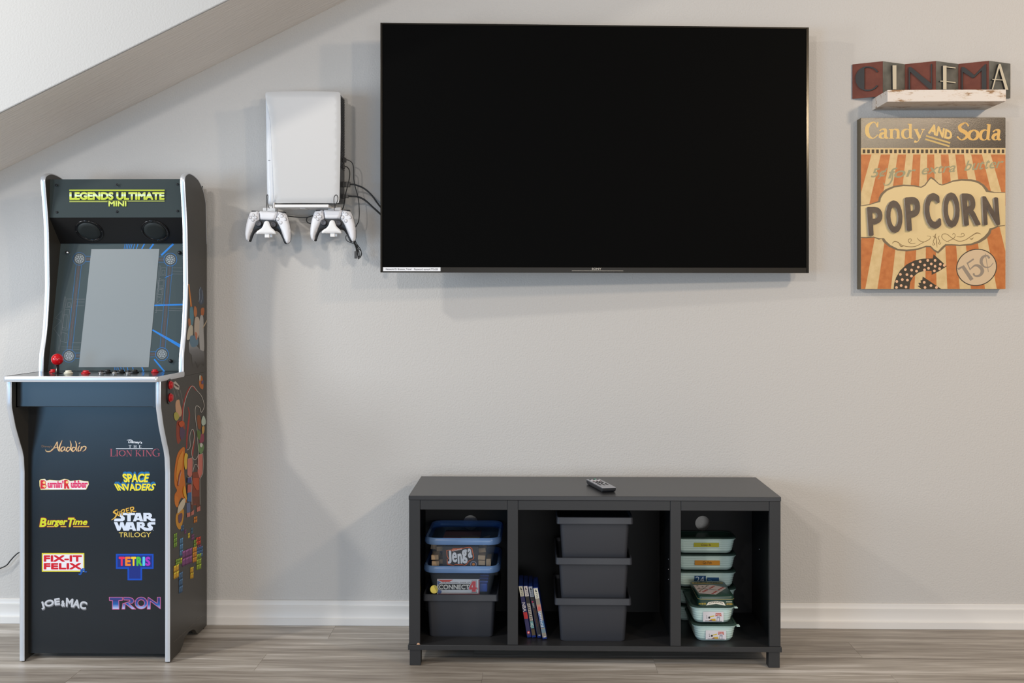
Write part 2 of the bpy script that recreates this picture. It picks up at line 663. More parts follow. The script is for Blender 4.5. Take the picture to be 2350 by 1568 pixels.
# serif letters: width, [(points, stroke width(s), smoothing)]; cap height 1
_t, _n = 0.15, 0.045
SERIF = {
 'L': (0.62, [([(0.14, 0), (0.14, 1)], _t, 0), ([(0, 0.02), (0.58, 0.02)], _n, 0), ([(0.57, 0), (0.62, 0.26)], _n, 0), ([(0, 0.98), (0.28, 0.98)], _n, 0)]),
 'I': (0.30, [([(0.15, 0), (0.15, 1)], _t, 0), ([(0, 0.02), (0.3, 0.02)], _n, 0), ([(0, 0.98), (0.3, 0.98)], _n, 0)]),
 'O': (0.86, [([(0.43, 1), (0.07, 0.72), (0.07, 0.28), (0.43, 0)], [_n, _t, _t, _n], 6), ([(0.43, 1), (0.79, 0.72), (0.79, 0.28), (0.43, 0)], [_n, _t, _t, _n], 6)]),
 'N': (0.82, [([(0.12, 0), (0.12, 1)], _n, 0), ([(0.1, 1), (0.7, 0)], _t, 0), ([(0.7, 0), (0.7, 1)], _n, 0), ([(0, 0.02), (0.25, 0.02)], _n, 0), ([(0.57, 0.98), (0.82, 0.98)], _n, 0)]),
 'K': (0.78, [([(0.14, 0), (0.14, 1)], _t, 0), ([(0.2, 0.42), (0.62, 1)], _n, 0), ([(0.3, 0.55), (0.68, 0)], _t, 0), ([(0, 0.02), (0.28, 0.02)], _n, 0), ([(0, 0.98), (0.28, 0.98)], _n, 0), ([(0.5, 0.98), (0.74, 0.98)], _n, 0), ([(0.54, 0.02), (0.78, 0.02)], _n, 0)]),
 'G': (0.84, [([(0.74, 0.76), (0.62, 0.95), (0.43, 1), (0.08, 0.74), (0.08, 0.26), (0.43, 0), (0.72, 0.1)], [_n, _n, _n, _t, _t, _n, _n], 5), ([(0.72, 0.06), (0.72, 0.42)], _t, 0), ([(0.55, 0.42), (0.84, 0.42)], _n, 0)]),
 'T': (0.70, [([(0.35, 0), (0.35, 1)], _t, 0), ([(0.02, 0.97), (0.68, 0.97)], _n * 1.3, 0), ([(0.03, 0.98), (0.0, 0.76)], _n, 0), ([(0.67, 0.98), (0.7, 0.76)], _n, 0), ([(0.2, 0.02), (0.5, 0.02)], _n, 0)]),
 'H': (0.80, [([(0.14, 0), (0.14, 1)], _t, 0), ([(0.66, 0), (0.66, 1)], _t, 0), ([(0.14, 0.5), (0.66, 0.5)], _n, 0), ([(0, 0.02), (0.28, 0.02)], _n, 0), ([(0, 0.98), (0.28, 0.98)], _n, 0), ([(0.52, 0.02), (0.8, 0.02)], _n, 0), ([(0.52, 0.98), (0.8, 0.98)], _n, 0)]),
 'E': (0.64, [([(0.14, 0), (0.14, 1)], _t, 0), ([(0, 0.02), (0.6, 0.02)], _n, 0), ([(0, 0.98), (0.58, 0.98)], _n, 0), ([(0.14, 0.52), (0.46, 0.52)], _n, 0), ([(0.58, 0), (0.64, 0.24)], _n, 0), ([(0.57, 1), (0.6, 0.78)], _n, 0)]),
 'R': (0.76, [([(0.14, 0), (0.14, 1)], _t, 0), ([(0.14, 0.98), (0.42, 0.98), (0.62, 0.75), (0.42, 0.5), (0.14, 0.5)], [_n, _n, _t, _n, _n], 5), ([(0.38, 0.5), (0.72, 0.0)], _t, 0), ([(0, 0.02), (0.28, 0.02)], _n, 0), ([(0, 0.98), (0.2, 0.98)], _n, 0)]),
 'Y': (0.74, [([(0.37, 0), (0.37, 0.45)], _t, 0), ([(0.1, 1), (0.37, 0.42)], _t, 0), ([(0.64, 1), (0.37, 0.42)], _n, 0), ([(0, 0.98), (0.26, 0.98)], _n, 0), ([(0.52, 0.98), (0.74, 0.98)], _n, 0), ([(0.22, 0.02), (0.52, 0.02)], _n, 0)]),
 'C': (0.80, [([(0.72, 0.74), (0.6, 0.95), (0.42, 1), (0.1, 0.74), (0.1, 0.26), (0.42, 0), (0.74, 0.22)], [_n * 2, _n, _n, _t * 1.3, _t * 1.3, _n, _n], 5), ([(0.72, 0.68), (0.74, 1.0)], _n * 1.4, 0)]),
 'S': (0.70, [([(0.62, 0.8), (0.42, 0.99), (0.12, 0.8), (0.2, 0.58), (0.5, 0.42), (0.6, 0.2), (0.32, 0.0), (0.04, 0.2)], [_n * 2, _n, _t, _t * 1.3, _t * 1.3, _t, _n, _n * 2], 5)]),
 'a': (0.56, [([(0.08, 0.52), (0.2, 0.64), (0.38, 0.6), (0.4, 0.44)], [_n * 2, _n, _t, _t], 5), ([(0.4, 0.5), (0.4, 0.1), (0.56, 0.03)], [_t, _t, _n], 4), ([(0.4, 0.4), (0.16, 0.32), (0.1, 0.14), (0.24, 0.01), (0.4, 0.12)], [_n, _t, _t, _n, _n], 5)]),
 'n': (0.66, [([(0.14, 0), (0.14, 0.64)], _t, 0), ([(0.14, 0.48), (0.3, 0.63), (0.48, 0.56), (0.51, 0.4), (0.51, 0)], [_n, _n, _t, _t, _t], 4), ([(0, 0.02), (0.28, 0.02)], _n, 0), ([(0.38, 0.02), (0.66, 0.02)], _n, 0), ([(0, 0.62), (0.14, 0.62)], _n, 0)]),
 'd': (0.66, [([(0.5, 0.04), (0.5, 1)], _t, 0), ([(0.5, 0.52), (0.32, 0.64), (0.1, 0.5), (0.1, 0.14), (0.3, 0.0), (0.5, 0.14)], [_n, _n, _t, _t, _n, _n], 5), ([(0.36, 0.98), (0.5, 0.98)], _n, 0), ([(0.5, 0.02), (0.66, 0.02)], _n, 0)]),
 'y': (0.62, [([(0.12, 0.63), (0.34, 0.02)], _t, 0), ([(0.54, 0.63), (0.32, 0.0), (0.2, -0.22), (0.06, -0.2)], [_n, _n, _n, _t], 4), ([(0, 0.62), (0.25, 0.62)], _n, 0), ([(0.42, 0.62), (0.62, 0.62)], _n, 0)]),
 'o': (0.60, [([(0.3, 0.64), (0.08, 0.48), (0.08, 0.16), (0.3, 0)], [_n, _t, _t, _n], 5), ([(0.3, 0.64), (0.52, 0.48), (0.52, 0.16), (0.3, 0)], [_n, _t, _t, _n], 5)]),
}

# ------------------------------------------------------------------ soft domed shapes from an outline
def inside(p, poly):
    x, y = p
    c = False
    j = len(poly) - 1
    for i in range(len(poly)):
        xi, yi = poly[i][0], poly[i][1]
        xj, yj = poly[j][0], poly[j][1]
        if (yi > y) != (yj > y) and x < (xj - xi) * (y - yi) / (yj - yi) + xi:
            c = not c
        j = i
    return c

def edge_dist(p, poly):
    best = 1e9
    v = Vector((p[0], p[1]))
    for i in range(len(poly)):
        a, b = Vector(poly[i - 1][:2]), Vector(poly[i][:2])
        ab = b - a
        t = max(0, min(1, (v - a).dot(ab) / max(ab.length_squared, 1e-12)))
        best = min(best, (v - (a + ab * t)).length)
    return best

def pillow(mb, outline, fn, h, r, step, back=0.5):
    """outline in (u, v); height h over the rim reached at distance r; fn(u, v, height) -> 3-D"""
    us, vs2 = [p[0] for p in outline], [p[1] for p in outline]
    pts = [Vector((p[0], p[1])) for p in outline]
    n0 = len(pts)
    y = min(vs2) + step * 0.5
    row = 0
    while y < max(vs2):
        x = min(us) + (step * 0.5 if row % 2 else 0.0)
        while x < max(us):
            if inside((x, y), outline) and edge_dist((x, y), outline) > step * 0.35:
                pts.append(Vector((x, y)))
            x += step
        y += step * 0.87
        row += 1
    ov, oe, of, _, _, _ = delaunay_2d_cdt(pts, [], [list(range(n0))], 1, 1e-7)
    dist = [edge_dist(p, outline) for p in ov]
    def H(d):
        t = min(1.0, d / r)
        return h * math.sqrt(max(0.0, 1 - (1 - t) ** 2))
    hs = [H(d) for d in dist]
    a = [mb.vert(fn(p.x, p.y, q)) for p, q in zip(ov, hs)]
    b = [mb.vert(fn(p.x, p.y, -q * back)) if q > 1e-6 else k for p, q, k in zip(ov, hs, a)]
    sm = mb.sm
    mb.sm = True
    for t in of:
        mb.face([a[k] for k in t])
        mb.face([b[k] for k in reversed(t)])
    mb.sm = sm
    return mb

# ================================================================== the room
wall_m = mat('wall_paint', (202, 199, 195), 0.75, spec=0.3)
add_bump(wall_m, 170, 0.5, 0.003, detail=2.0)
ceil_m = mat('ceiling_paint', (238, 232, 226), 0.8, spec=0.25)
add_bump(ceil_m, 26, 0.45, 0.006, stretch=(0.6, 4.0, 0.6), detail=3.5)
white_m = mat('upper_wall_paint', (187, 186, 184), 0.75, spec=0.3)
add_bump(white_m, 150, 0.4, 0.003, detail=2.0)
trim_m = mat('baseboard_paint', (232, 229, 225), 0.38)

structure(MB().box(-4.4, 4.4, 0.0, 0.08, -0.05, 3.15).build('wall_back', wall_m))

# sloped soffit along the wall and its upright face
pa, pb = hy(0, 393, 0), hy(800, -2, 0)
slope = (pb.z - pa.z) / (pb.x - pa.x)
SOF_Y = -0.487
def sz(x):
    return pa.z + slope * (x - pa.x)
xa, xb = -4.2, 0.75
mb = MB()
mb.prism([(xa, sz(xa)), (xb, sz(xb)), (xb, sz(xb) + 0.04), (xa, sz(xa) + 0.04)], lambda x, z: (x, SOF_Y, z), lambda x, z: (x, -0.001, z))
structure(mb.build('ceiling', ceil_m))
mb = MB()
mb.prism([(xa, sz(xa)), (xb, sz(xb)), (xb, 3.15), (xa, 3.15)], lambda x, z: (x, SOF_Y - 0.014, z), lambda x, z: (x, SOF_Y - 0.001, z))
structure(mb.build('wall_upper', white_m, bevel=0.006))

# baseboard
prof = [(0, 0), (-0.016, 0), (-0.016, 0.0235), (-0.0145, 0.0255), (-0.0118, 0.026), (-0.0092, 0.032), (-0.0082, 0.042), (-0.0082, 0.052),
        (-0.0094, 0.062), (-0.0112, 0.0685), (-0.0112, 0.0712), (-0.0092, 0.072), (-0.0086, 0.0732), (-0.0086, 0.0868), (-0.0066, 0.0888), (0, 0.0888)]
mb = MB()
mb.prism(prof, lambda y, z: (-4.3, y - 0.0005, z), lambda y, z: (4.3, y - 0.0005, z))
structure(mb.build('baseboard_back', trim_m, smooth=32))

# floor: a slab with laid planks
sub_m = mat('subfloor', (70, 62, 56), 0.8)
floor = structure(MB().box(-4.3, 4.3, -4.6, 0.0, -0.08, -0.006).build('floor', sub_m))

def plank_material():
    m = mat('plank_vinyl', (128, 120, 114), 0.42, spec=0.4)
    tc = N(m, 'ShaderNodeTexCoord')
    oi = N(m, 'ShaderNodeObjectInfo')
    off = N(m, 'ShaderNodeVectorMath', operation='SCALE')
    off.inputs[0].default_value = (3.1, 7.7, 1.3)
    L(m, oi.outputs['Random'], off.inputs['Scale'])
    ad = N(m, 'ShaderNodeVectorMath', operation='ADD')
    L(m, tc.outputs['Object'], ad.inputs[0])
    L(m, off.outputs[0], ad.inputs[1])
    def nz(sx, sy, scale, detail, rough=0.6):
        mp = N(m, 'ShaderNodeMapping')
        mp.inputs['Scale'].default_value = (sx, sy, 1)
        L(m, ad.outputs[0], mp.inputs['Vector'])
        no = N(m, 'ShaderNodeTexNoise')
        no.inputs['Scale'].default_value = scale
        no.inputs['Detail'].default_value = detail
        no.inputs['Roughness'].default_value = rough
        L(m, mp.outputs[0], no.inputs['Vector'])
        return no
    broad = nz(1.5, 22, 1.0, 3.0)
    fine = nz(3.0, 120, 1.6, 4.0, 0.7)
    mixa = N(m, 'ShaderNodeMath', operation='MULTIPLY_ADD')
    L(m, broad.outputs['Fac'], mixa.inputs[0])
    mixa.inputs[1].default_value = 0.62
    fm = N(m, 'ShaderNodeMath', operation='MULTIPLY')
    L(m, fine.outputs['Fac'], fm.inputs[0])
    fm.inputs[1].default_value = 0.38
    L(m, fm.outputs[0], mixa.inputs[2])
    sh = N(m, 'ShaderNodeMath', operation='MULTIPLY_ADD')
    L(m, oi.outputs['Random'], sh.inputs[0])
    sh.inputs[1].default_value = 0.07
    L(m, mixa.outputs[0], sh.inputs[2])
    r = ramp(m, [(0.34, (116, 107, 98)), (0.46, (152, 142, 131)), (0.56, (178, 169, 158)), (0.68, (218, 211, 203))])
    L(m, sh.outputs[0], r.inputs[0])
    L(m, r.outputs[0], pbsdf(m).inputs['Base Color'])
    bu = N(m, 'ShaderNodeBump')
    bu.inputs['Strength'].default_value = 0.12
    bu.inputs['Distance'].default_value = 0.001
    L(m, fine.outputs['Fac'], bu.inputs['Height'])
    L(m, bu.outputs[0], pbsdf(m).inputs['Normal'])
    return m

plank_m = plank_material()
ROW, PL = 0.162, 1.285
j_rows = [hz(761, 1452, 0).x, hz(1960, 1489, 0).x, hz(587, 1534, 0).x, hz(162, 1557, 0).x]
for r in range(12):
    y1 = -0.0165 - 0.001 - r * ROW
    if r > 0:
        y1 = -0.005 - r * ROW
    y0 = -0.005 - (r + 1) * ROW
    base = j_rows[r] if r < 4 else random.uniform(0, PL)
    k0 = math.floor((-4.2 - base) / PL)
    k = k0
    while base + k * PL < 4.2:
        a, b = max(-4.28, base + k * PL), min(4.28, base + (k + 1) * PL)
        if b - a > 0.05:
            g = 0.0002
            m_ = MB()
            e = 0.0005
            m_.loft([[(a + g, y0 + g, -0.0058), (b - g, y0 + g, -0.0058), (b - g, y1 - g, -0.0058), (a + g, y1 - g, -0.0058)],
                     [(a + g, y0 + g, -e), (b - g, y0 + g, -e), (b - g, y1 - g, -e), (a + g, y1 - g, -e)],
                     [(a + g + e, y0 + g + e, 0), (b - g - e, y0 + g + e, 0), (b - g - e, y1 - g - e, 0), (a + g + e, y1 - g - e, 0)]])
            m_.build('plank', plank_m, floor)
        k += 1

# ================================================================== arcade cabinet
XR = hz(390, 1521.5, 0).x
XL = hz(40.5, 1523, 0).x
T = 0.0145
blackboard_m = mat('black_laminate', (22, 22, 22), 0.3, spec=0.5)
add_bump(blackboard_m, 420, 0.06, 0.0006)
side_m = mat('side_laminate', (60, 57, 52), 0.4, spec=0.4)
chrome_trim_m = mat('silver_edge_moulding', (212, 215, 220), 0.3, metal=0.45)
dark_m = mat('black_paint', (24, 24, 24), 0.55)
acrylic_m = mat('dark_acrylic', (58, 67, 68), 0.1, spec=0.5)
bezel_m = mat('bezel_acrylic', (70, 82, 85), 0.1, spec=0.5)
red_m = mat('red_plastic', (196, 12, 24), 0.18, spec=0.6)
whitebtn_m = mat('white_plastic', (226, 224, 205), 0.25)
blackgloss_m = mat('black_gloss_plastic', (22, 22, 24), 0.12)
steel_m = mat('bright_steel', (200, 200, 202), 0.18, metal=1.0)
screw_m = mat('black_screw', (40, 40, 42), 0.35, metal=0.6)
rubber_m = mat('black_rubber', (22, 22, 22), 0.8)

def prof_pts(px):
    return [(p.y, p.z) for p in (hx(a, b, XR) for a, b in px)]

y_back = hx(474.5, 1000, XR).y
ZD0, ZD1 = 0.9235, 0.9395                       # control deck
cab = thing('arcade_cabinet', ((XL + XR) / 2, (y_back + hx(390, 1500, XR).y) / 2, 0),
            'tall black upright arcade game cabinet with silver edging and colourful game titles', 'arcade machine')

low_front = [(389.8, 1521.5), (389.8, 1300), (389.8, 1085), (388.6, 1051), (386, 1033), (383, 1020), (379, 1000), (375, 980), (372, 958), (369.3, 938), (368.6, 925)]
lf = prof_pts(low_front)
lf[0] = (lf[0][0], 0.004)
lf.append((lf[-1][0], ZD0))
arch = prof_pts([(474.5, 1437), (454.4, 1457.6), (450.6, 1452), (448, 1446.5), (443, 1445), (434, 1450), (423.8, 1464), (420, 1479), (413.6, 1496.5)])
for k in (0, 1, 8):
    arch[k] = (arch[k][0], 0.004)
low_profile = lf + [(y_back, ZD0)] + arch
up_px = [(421, 842), (422, 813), (425, 783), (427.5, 752), (430, 700), (431, 660), (431, 645), (430.4, 584), (429.4, 523), (427, 472), (424.2, 425), (424.2, 409),
         (427, 402.5), (433, 398.8), (440, 400.8), (448, 406.5), (455, 414), (460, 423), (465, 434), (468, 445), (471, 460), (472.5, 475), (473.6, 523), (474.5, 560)]
uf = prof_pts(up_px)
uf_front = [(hx(421, 855, XR).y, ZD0 + 0.0005)] + uf
uf_front = [(p[0], p[1]) for p in uf_front]
up_profile = uf_front[:-1] + [(y_back, uf[-1][1]), (y_back, ZD0 + 0.0005)]

def ribbon(mb, line, x0, x1, out):
    """moulding strip along a profile line in (y, z), bulging outward"""
    P = [Vector(p) for p in line]
    loops = []
    for k, p in enumerate(P):
        a, b = P[max(0, k - 1)], P[min(len(P) - 1, k + 1)]
        d = (b - a).normalized()
        n = Vector((-d.y, d.x)) * out
        sec = [(x0 - 0.0006, -0.0015), (x0 - 0.0006, 0.0012), (x0 + (x1 - x0) * 0.2, 0.0026), (x0 + (x1 - x0) * 0.8, 0.0026), (x1 + 0.0006, 0.0012), (x1 + 0.0006, -0.0015)]
        loops.append([(x, p.x + n.x * h, p.y + n.y * h) for x, h in sec])
    mb.loft(loops)

for x0, x1 in ((XL, XL + T), (XR - T, XR)):
    m_ = MB().prism(low_profile, lambda y, z: (x0, y, z), lambda y, z: (x1, y, z))
    sp = m_.build('side_panel', [side_m], cab)
    m_ = MB()
    ribbon(m_, lf, x0, x1, 1)
    m_.build('edge_moulding', chrome_trim_m, sp, smooth=35)
    for yy in (lf[0][0] + 0.012, y_back - 0.03):
        m_ = MB().lathe([(0.006, 0.0), (0.0065, 0.0045)], ((x0 + x1) / 2, yy, 0), n=12)
        m_.build('foot_pad', rubber_m, sp)
    m_ = MB().prism(up_profile, lambda y, z: (x0, y, z), lambda y, z: (x1, y, z))
    sp = m_.build('side_panel', [side_m], cab)
    m_ = MB()
    ribbon(m_, spline([(p[0], p[1]) for p in uf_front], 3), x0, x1, 1)
    m_.build('edge_moulding', chrome_trim_m, sp, smooth=35)

xi0, xi1 = XL + T, XR - T
# back board and top
zt = hx(472, 462, XR).z
MB().box(xi0, xi1, y_back + 0.002, y_back + 0.012, 0.03, hx(470, 440, XR).z).build('back_panel', dark_m, cab)

# kick panel below the deck
yk = hx(65, 1200, xi0).y
zk0 = hy(200, 1500, yk).z
MB().box(xi0, xi1, yk, yk + 0.012, zk0, ZD0 - 0.001).build('kick_panel', blackboard_m, cab)
kick = cab.children[-1]
# apron with its two corner blocks
ya = hx(37, 900, xi0).y
za0, za1 = hy(200, 934, ya).z, ZD0 - 0.001
apron_m = mat('apron_laminate', (22, 22, 22), 0.3, spec=0.6)
add_bump(apron_m, 420, 0.06, 0.0006)
axl, axr = hy(37.5, 900, ya).x, hy(351, 900, ya).x
MB().box(axl, axr, ya + 0.004, ya + 0.016, za0, za1).build('apron', apron_m, cab, bevel=0.001)
yb_ = hx(27, 900, xi0).y
for a, b in ((xi0, hy(35, 900, ya).x), (axr + 0.0005, xi1)):
    MB().box(a, b, ya - 0.002, ya + 0.02, za0 - 0.0035, za1).build('corner_block', apron_m, cab, bevel=0.001)

# control deck
yd0 = hx(7.5, 865, XL).y
yd1 = hx(421.5, 855, XR).y
rc = 0.010
deck_out = [(XL, yd1 + 0.02), (XL, yd0 + rc)] + [(XL + rc - rc * math.cos(t), yd0 + rc - rc * math.sin(t)) for t in (0.5, 1.1)] + \
           [(XL + rc, yd0), (XR - rc, yd0)] + [(XR - rc + rc * math.sin(t), yd0 + rc - rc * math.cos(t)) for t in (0.5, 1.1)] + [(XR, yd0 + rc), (XR, yd1)]
deck_m = mat('deck_vinyl', (44, 47, 50), 0.16, spec=0.5)
poly_deck = deck_out[1:] + [(xi1, yd1), (xi1, yd1 + 0.05), (xi0, yd1 + 0.05), (xi0, yd1), (XL, yd1)]
m_ = MB().prism(poly_deck, lambda x, y: (x, y, ZD0), lambda x, y: (x, y, ZD1 - 0.0002))
deck = m_.build('control_deck', deck_m, cab)
m_ = MB()
path = [(XL, yd1)] + deck_out[1:]
P = [Vector(p) for p in path]
loops = []
for k, p in enumerate(P):
    a, b = P[max(0, k - 1)], P[min(len(P) - 1, k + 1)]
    d = (b - a).normalized()
    n = Vector((d.y, -d.x))
    loops.append([(p.x + n.x * h, p.y + n.y * h, z) for z, h in ((ZD0 - 0.001, -0.001), (ZD0 - 0.001, 0.001), (ZD0 + 0.003, 0.0028), (ZD1 - 0.003, 0.0028), (ZD1 + 0.0006, 0.001), (ZD1 + 0.0006, -0.001))])
m_.loft(loops)
m_.build('deck_moulding', chrome_trim_m, deck, smooth=40)

def deck_at(px, py):
    """point on the deck top seen at a pixel, kept inside the deck"""
    p = hz(px, py, ZD1)
    return p

def push_button(px, yw, m1, r=0.0145, chrome=False, parent=cab):
    x = hy(px, 850, yw).x
    rim = steel_m if chrome else m1
    b = MB().lathe([(r, 0), (r, 0.003), (r * 0.88, 0.005), (r * 0.74, 0.0055), (r * 0.74, 0.002)], (x, yw, ZD1 - 0.0002), n=24, cap1=False)
    bo = b.build('push_button', rim, parent)
    MB().lathe([(r * 0.7, 0.001), (r * 0.7, 0.0085), (r * 0.6, 0.0105), (0.0, 0.0112)], (x, yw, ZD1), n=24, cap1=False).build('button_cap', m1, bo)
    return bo

yj = -CAM_D + 3.47
push_button(157, yj - 0.015, whitebtn_m)
push_button(197, yj - 0.015, red_m)
push_button(122, yj + 0.05, red_m, 0.0125)
push_button(355.5, yj + 0.05, red_m, 0.0120)
for k, px in enumerate((247, 278, 309)):
    push_button(px, yj + 0.032, blackgloss_m, 0.0135)
    push_button(px - 14, yj - 0.012, blackgloss_m, 0.0105, chrome=True)
# joystick
jp = hy(131.5, 855, yj)
js = MB().lathe([(0.016, 0), (0.016, 0.0015), (0.0078, 0.003), (0.0068, 0.004), (0.0064, 0.05)], (jp.x, yj, ZD1), n=20).build('joystick', blackgloss_m, cab)
bz = hy(131.5, 825, yj).z
MB().lathe([(0.0192 * math.sin(t), -0.0192 * math.cos(t)) for t in [PI * q / 14 for q in range(15)]], (jp.x, yj, bz), n=28, cap0=False, cap1=False).build('ball_top', red_m, js)

# deck artwork: thin blue rays
blue_line = (34, 120, 205)
d = Decal((0, 0, ZD1), (0, 0, 1)).zoom(0, 820, 4.7)
for q in ([(1525, 205), (1558, 160), (1520, 158)], ):
    pass
d.poly([(1535, 200), (1550, 200), (1562, 166), (1546, 166)], blue_line)
d.poly([(1742, 200), (1760, 200), (1778, 168), (1762, 168)], blue_line)
d.build('deck_print', deck)

# bezel, speaker board, marquee
yb0, yb1 = hx(110, 850, xi0).y, hx(139.5, 560, xi0).y
zb0 = ZD1 + 0.0005
zb1 = hy(260, 559, yb1).z
nb = Vector((0, zb1 - zb0, -(yb1 - yb0))).normalized()
nb = Vector((0, -(zb1 - zb0), (yb1 - yb0))).normalized()     # out of the bezel, toward the player
pb0 = Vector((0, yb0, zb0))
pb1 = pb0 + (Vector((0, yb1, zb1)) - pb0) * 1.03
m_ = MB().hexa([(xi0, pb0.y, pb0.z), (xi1, pb0.y, pb0.z), (xi1, pb0.y + 0.006, pb0.z), (xi0, pb0.y + 0.006, pb0.z),
                (xi0, pb1.y, pb1.z), (xi1, pb1.y, pb1.z), (xi1, pb1.y + 0.006, pb1.z), (xi0, pb1.y + 0.006, pb1.z)])
bezel = m_.build('screen_bezel', bezel_m, cab)

def on_bezel(px, py, h=0.0):
    return hit(px, py, pb0, nb) + nb * h

screen_m = mat('display_glass', (140, 147, 150), 0.16, spec=0.6)
add_bump(screen_m, 30, 0.05, 0.002, stretch=(1, 1, 2.5), detail=4)
q = [(210, 572), (366, 571.5), (341.5, 843), (181, 843)]
m_ = MB()
bt = [on_bezel(*p, h=-0.0005) for p in q]
tp = [on_bezel(*p, h=0.0012) for p in q]
m_.hexa([bt[3], bt[2], bt[1], bt[0], tp[3], tp[2], tp[1], tp[0]])
m_.build('display_screen', screen_m, cab)

ym = hx(113.5, 450, xi0).y
zm0, zm1 = hy(260, 499.5, ym).z, hy(260, 411, ym).z
m_ = MB().hexa([(xi0, ym, zm0), (xi1, ym, zm0), (xi1, ym + 0.008, zm0), (xi0, ym + 0.008, zm0), (xi0, ym + 0.004, zm1), (xi1, ym + 0.004, zm1), (xi1, ym + 0.012, zm1), (xi0, ym + 0.012, zm1)])
marq = m_.build('marquee_panel', acrylic_m, cab)
ys1, zs1 = yb1 - 0.004, zb1
spk_n = Vector((0, -(zm0 - zs1), -(ys1 - ym))).normalized()
m_ = MB().hexa([(xi0, ys1, zs1), (xi1, ys1, zs1), (xi1, ys1 + 0.006, zs1 + 0.006), (xi0, ys1 + 0.006, zs1 + 0.006),
                (xi0, ym, zm0 - 0.0005), (xi1, ym, zm0 - 0.0005), (xi1, ym + 0.012, zm0 - 0.0005), (xi0, ym + 0.012, zm0 - 0.0005)])
speaker_board_m = mat('speaker_board_paint', (18, 18, 19), 0.5)
spk = m_.build('speaker_board', speaker_board_m, cab)
# lid behind the marquee
MB().box(xi0, xi1, ym + 0.006, y_back + 0.002, zm1 - 0.012, zm1 - 0.002).build('top_panel', dark_m, cab)
mesh_m = mat('speaker_mesh', (26, 32, 32), 0.6)
tc_ = None
for cx in (205, 356):
    c0 = hit(cx, 530, (0, ym, zm0), spk_n)
    ro = 0.0485
    g = MB().lathe([(ro, 0), (ro, 0.0022), (ro * 0.95, 0.0035), (ro * 0.82, 0.0025), (ro * 0.8, 0.001)], c0, spk_n, n=36, cap1=False).build('speaker_ring', blackgloss_m, cab)
    MB().lathe([(ro * 0.8, 0.0006), (ro * 0.78, 0.003), (ro * 0.5, 0.0044), (0, 0.0048)], c0, spk_n, n=36, cap1=False).build('speaker_mesh', mesh_m, g)
    sx = Vector((1, 0, 0))
    sy = spk_n.cross(sx).normalized()
    for a in (0, 90, 180, 270):
        cc = c0 + (sx * math.cos(math.radians(a)) + sy * math.sin(math.radians(a))) * ro * 0.91 + spk_n * 0.003
        MB().lathe([(0.0028, 0), (0.0028, 0.0012), (0.0015, 0.0018)], cc, spk_n, n=10).build('screw', screw_m, g)

nm = Vector((0, -1, -0.004 / (zm1 - zm0))).normalized()
for px, py in ((129, 425), (268.5, 424), (407.5, 423), (130.5, 487), (268.5, 486), (407.5, 484.5)):
    c0 = hit(px, py, (0, ym, zm0), nm)
    MB().lathe([(0.0042, 0), (0.0042, 0.0014), (0.003, 0.0026), (0.0016, 0.0026), (0.0014, 0.0012)], c0, nm, n=14).build('screw', screw_m, marq)
for px, py in ((156, 580.5), (413, 581), (392.5, 829.5)):
    c0 = on_bezel(px, py)
    MB().lathe([(0.0062, 0), (0.0062, 0.008), (0.0048, 0.0105), (0.0, 0.011)], c0, nb, n=18, cap1=False).build('thumb_screw', steel_m if px < 200 else screw_m, bezel)

# flipper buttons on the right flank
m_ = MB()
pl = [hx(x, y, XR) for x, y in ((377.5, 874), (395.5, 868), (395.5, 921), (377.5, 928))]
cy_, r_ = hx(387.5, 890, XR).y, 0.021
za_, zb_ = hx(387.5, 913, XR).z, hx(387.5, 884, XR).z
cap_ = [(cy_ + r_ * math.cos(t), zb_ + r_ * math.sin(t)) for t in [PI * q / 10 for q in range(11)]] + [(cy_ + r_ * math.cos(t), za_ + r_ * math.sin(t)) for t in [PI + PI * q / 10 for q in range(11)]]
m_.prism(cap_, lambda y, z: (XR, y, z), lambda y, z: (XR + 0.003, y, z))
plate = m_.build('flipper_plate', mat('flipper_plate_black', (30, 29, 30), 0.4), cab)
for zz in (za_, zb_):
    MB().lathe([(0.0145, 0.003), (0.0145, 0.006), (0.0118, 0.0075), (0.0108, 0.0075), (0.0108, 0.012), (0.0, 0.0125)], (XR, cy_ + 0.002, zz), (1, 0, 0), n=24, cap1=False).build('flipper_button', mat('dull_red_plastic', (190, 30, 34), 0.3), plate)

# ================================================================== television stand
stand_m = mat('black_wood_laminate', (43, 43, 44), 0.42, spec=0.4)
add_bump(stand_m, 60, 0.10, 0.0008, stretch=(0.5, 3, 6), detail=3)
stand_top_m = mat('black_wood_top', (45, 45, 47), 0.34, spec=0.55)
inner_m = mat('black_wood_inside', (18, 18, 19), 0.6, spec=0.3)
ys = (hz(952, 1527, 0).y + hz(1777, 1534.5, 0).y) / 2
def sx_(px, y=None):
    return hy(px, 1300, ys if y is None else y).x
def sz_(py, px=1300, y=None):
    return hy(px, py, ys if y is None else y).z
z_top = (sz_(1137.8, 939) + sz_(1140.5, 1792)) / 2
z_topb = (sz_(1148, 939) + sz_(1150, 1792)) / 2
z_rail = (sz_(1171, 1050) + sz_(1172.5, 1650)) / 2
z_sh1 = (sz_(1479.5, 940) + sz_(1485, 1790)) / 2
z_sh0 = (sz_(1491, 940) + sz_(1497.5, 1790)) / 2
xl, xr = sx_(938.6), sx_(1791.5)
ybk = (hz(968, 1093.6, z_top).y + hz(1727.4, 1095.4, z_top).y) / 2
stand = thing('tv_stand', ((xl + xr) / 2, (ys + ybk) / 2, 0), 'low black wooden television stand with three open bays on short legs', 'tv stand')
MB().box(xl - 0.001, xr + 0.001, ys - 0.003, ybk, z_topb, z_top).build('top_board', stand_top_m, stand, bevel=0.0012)
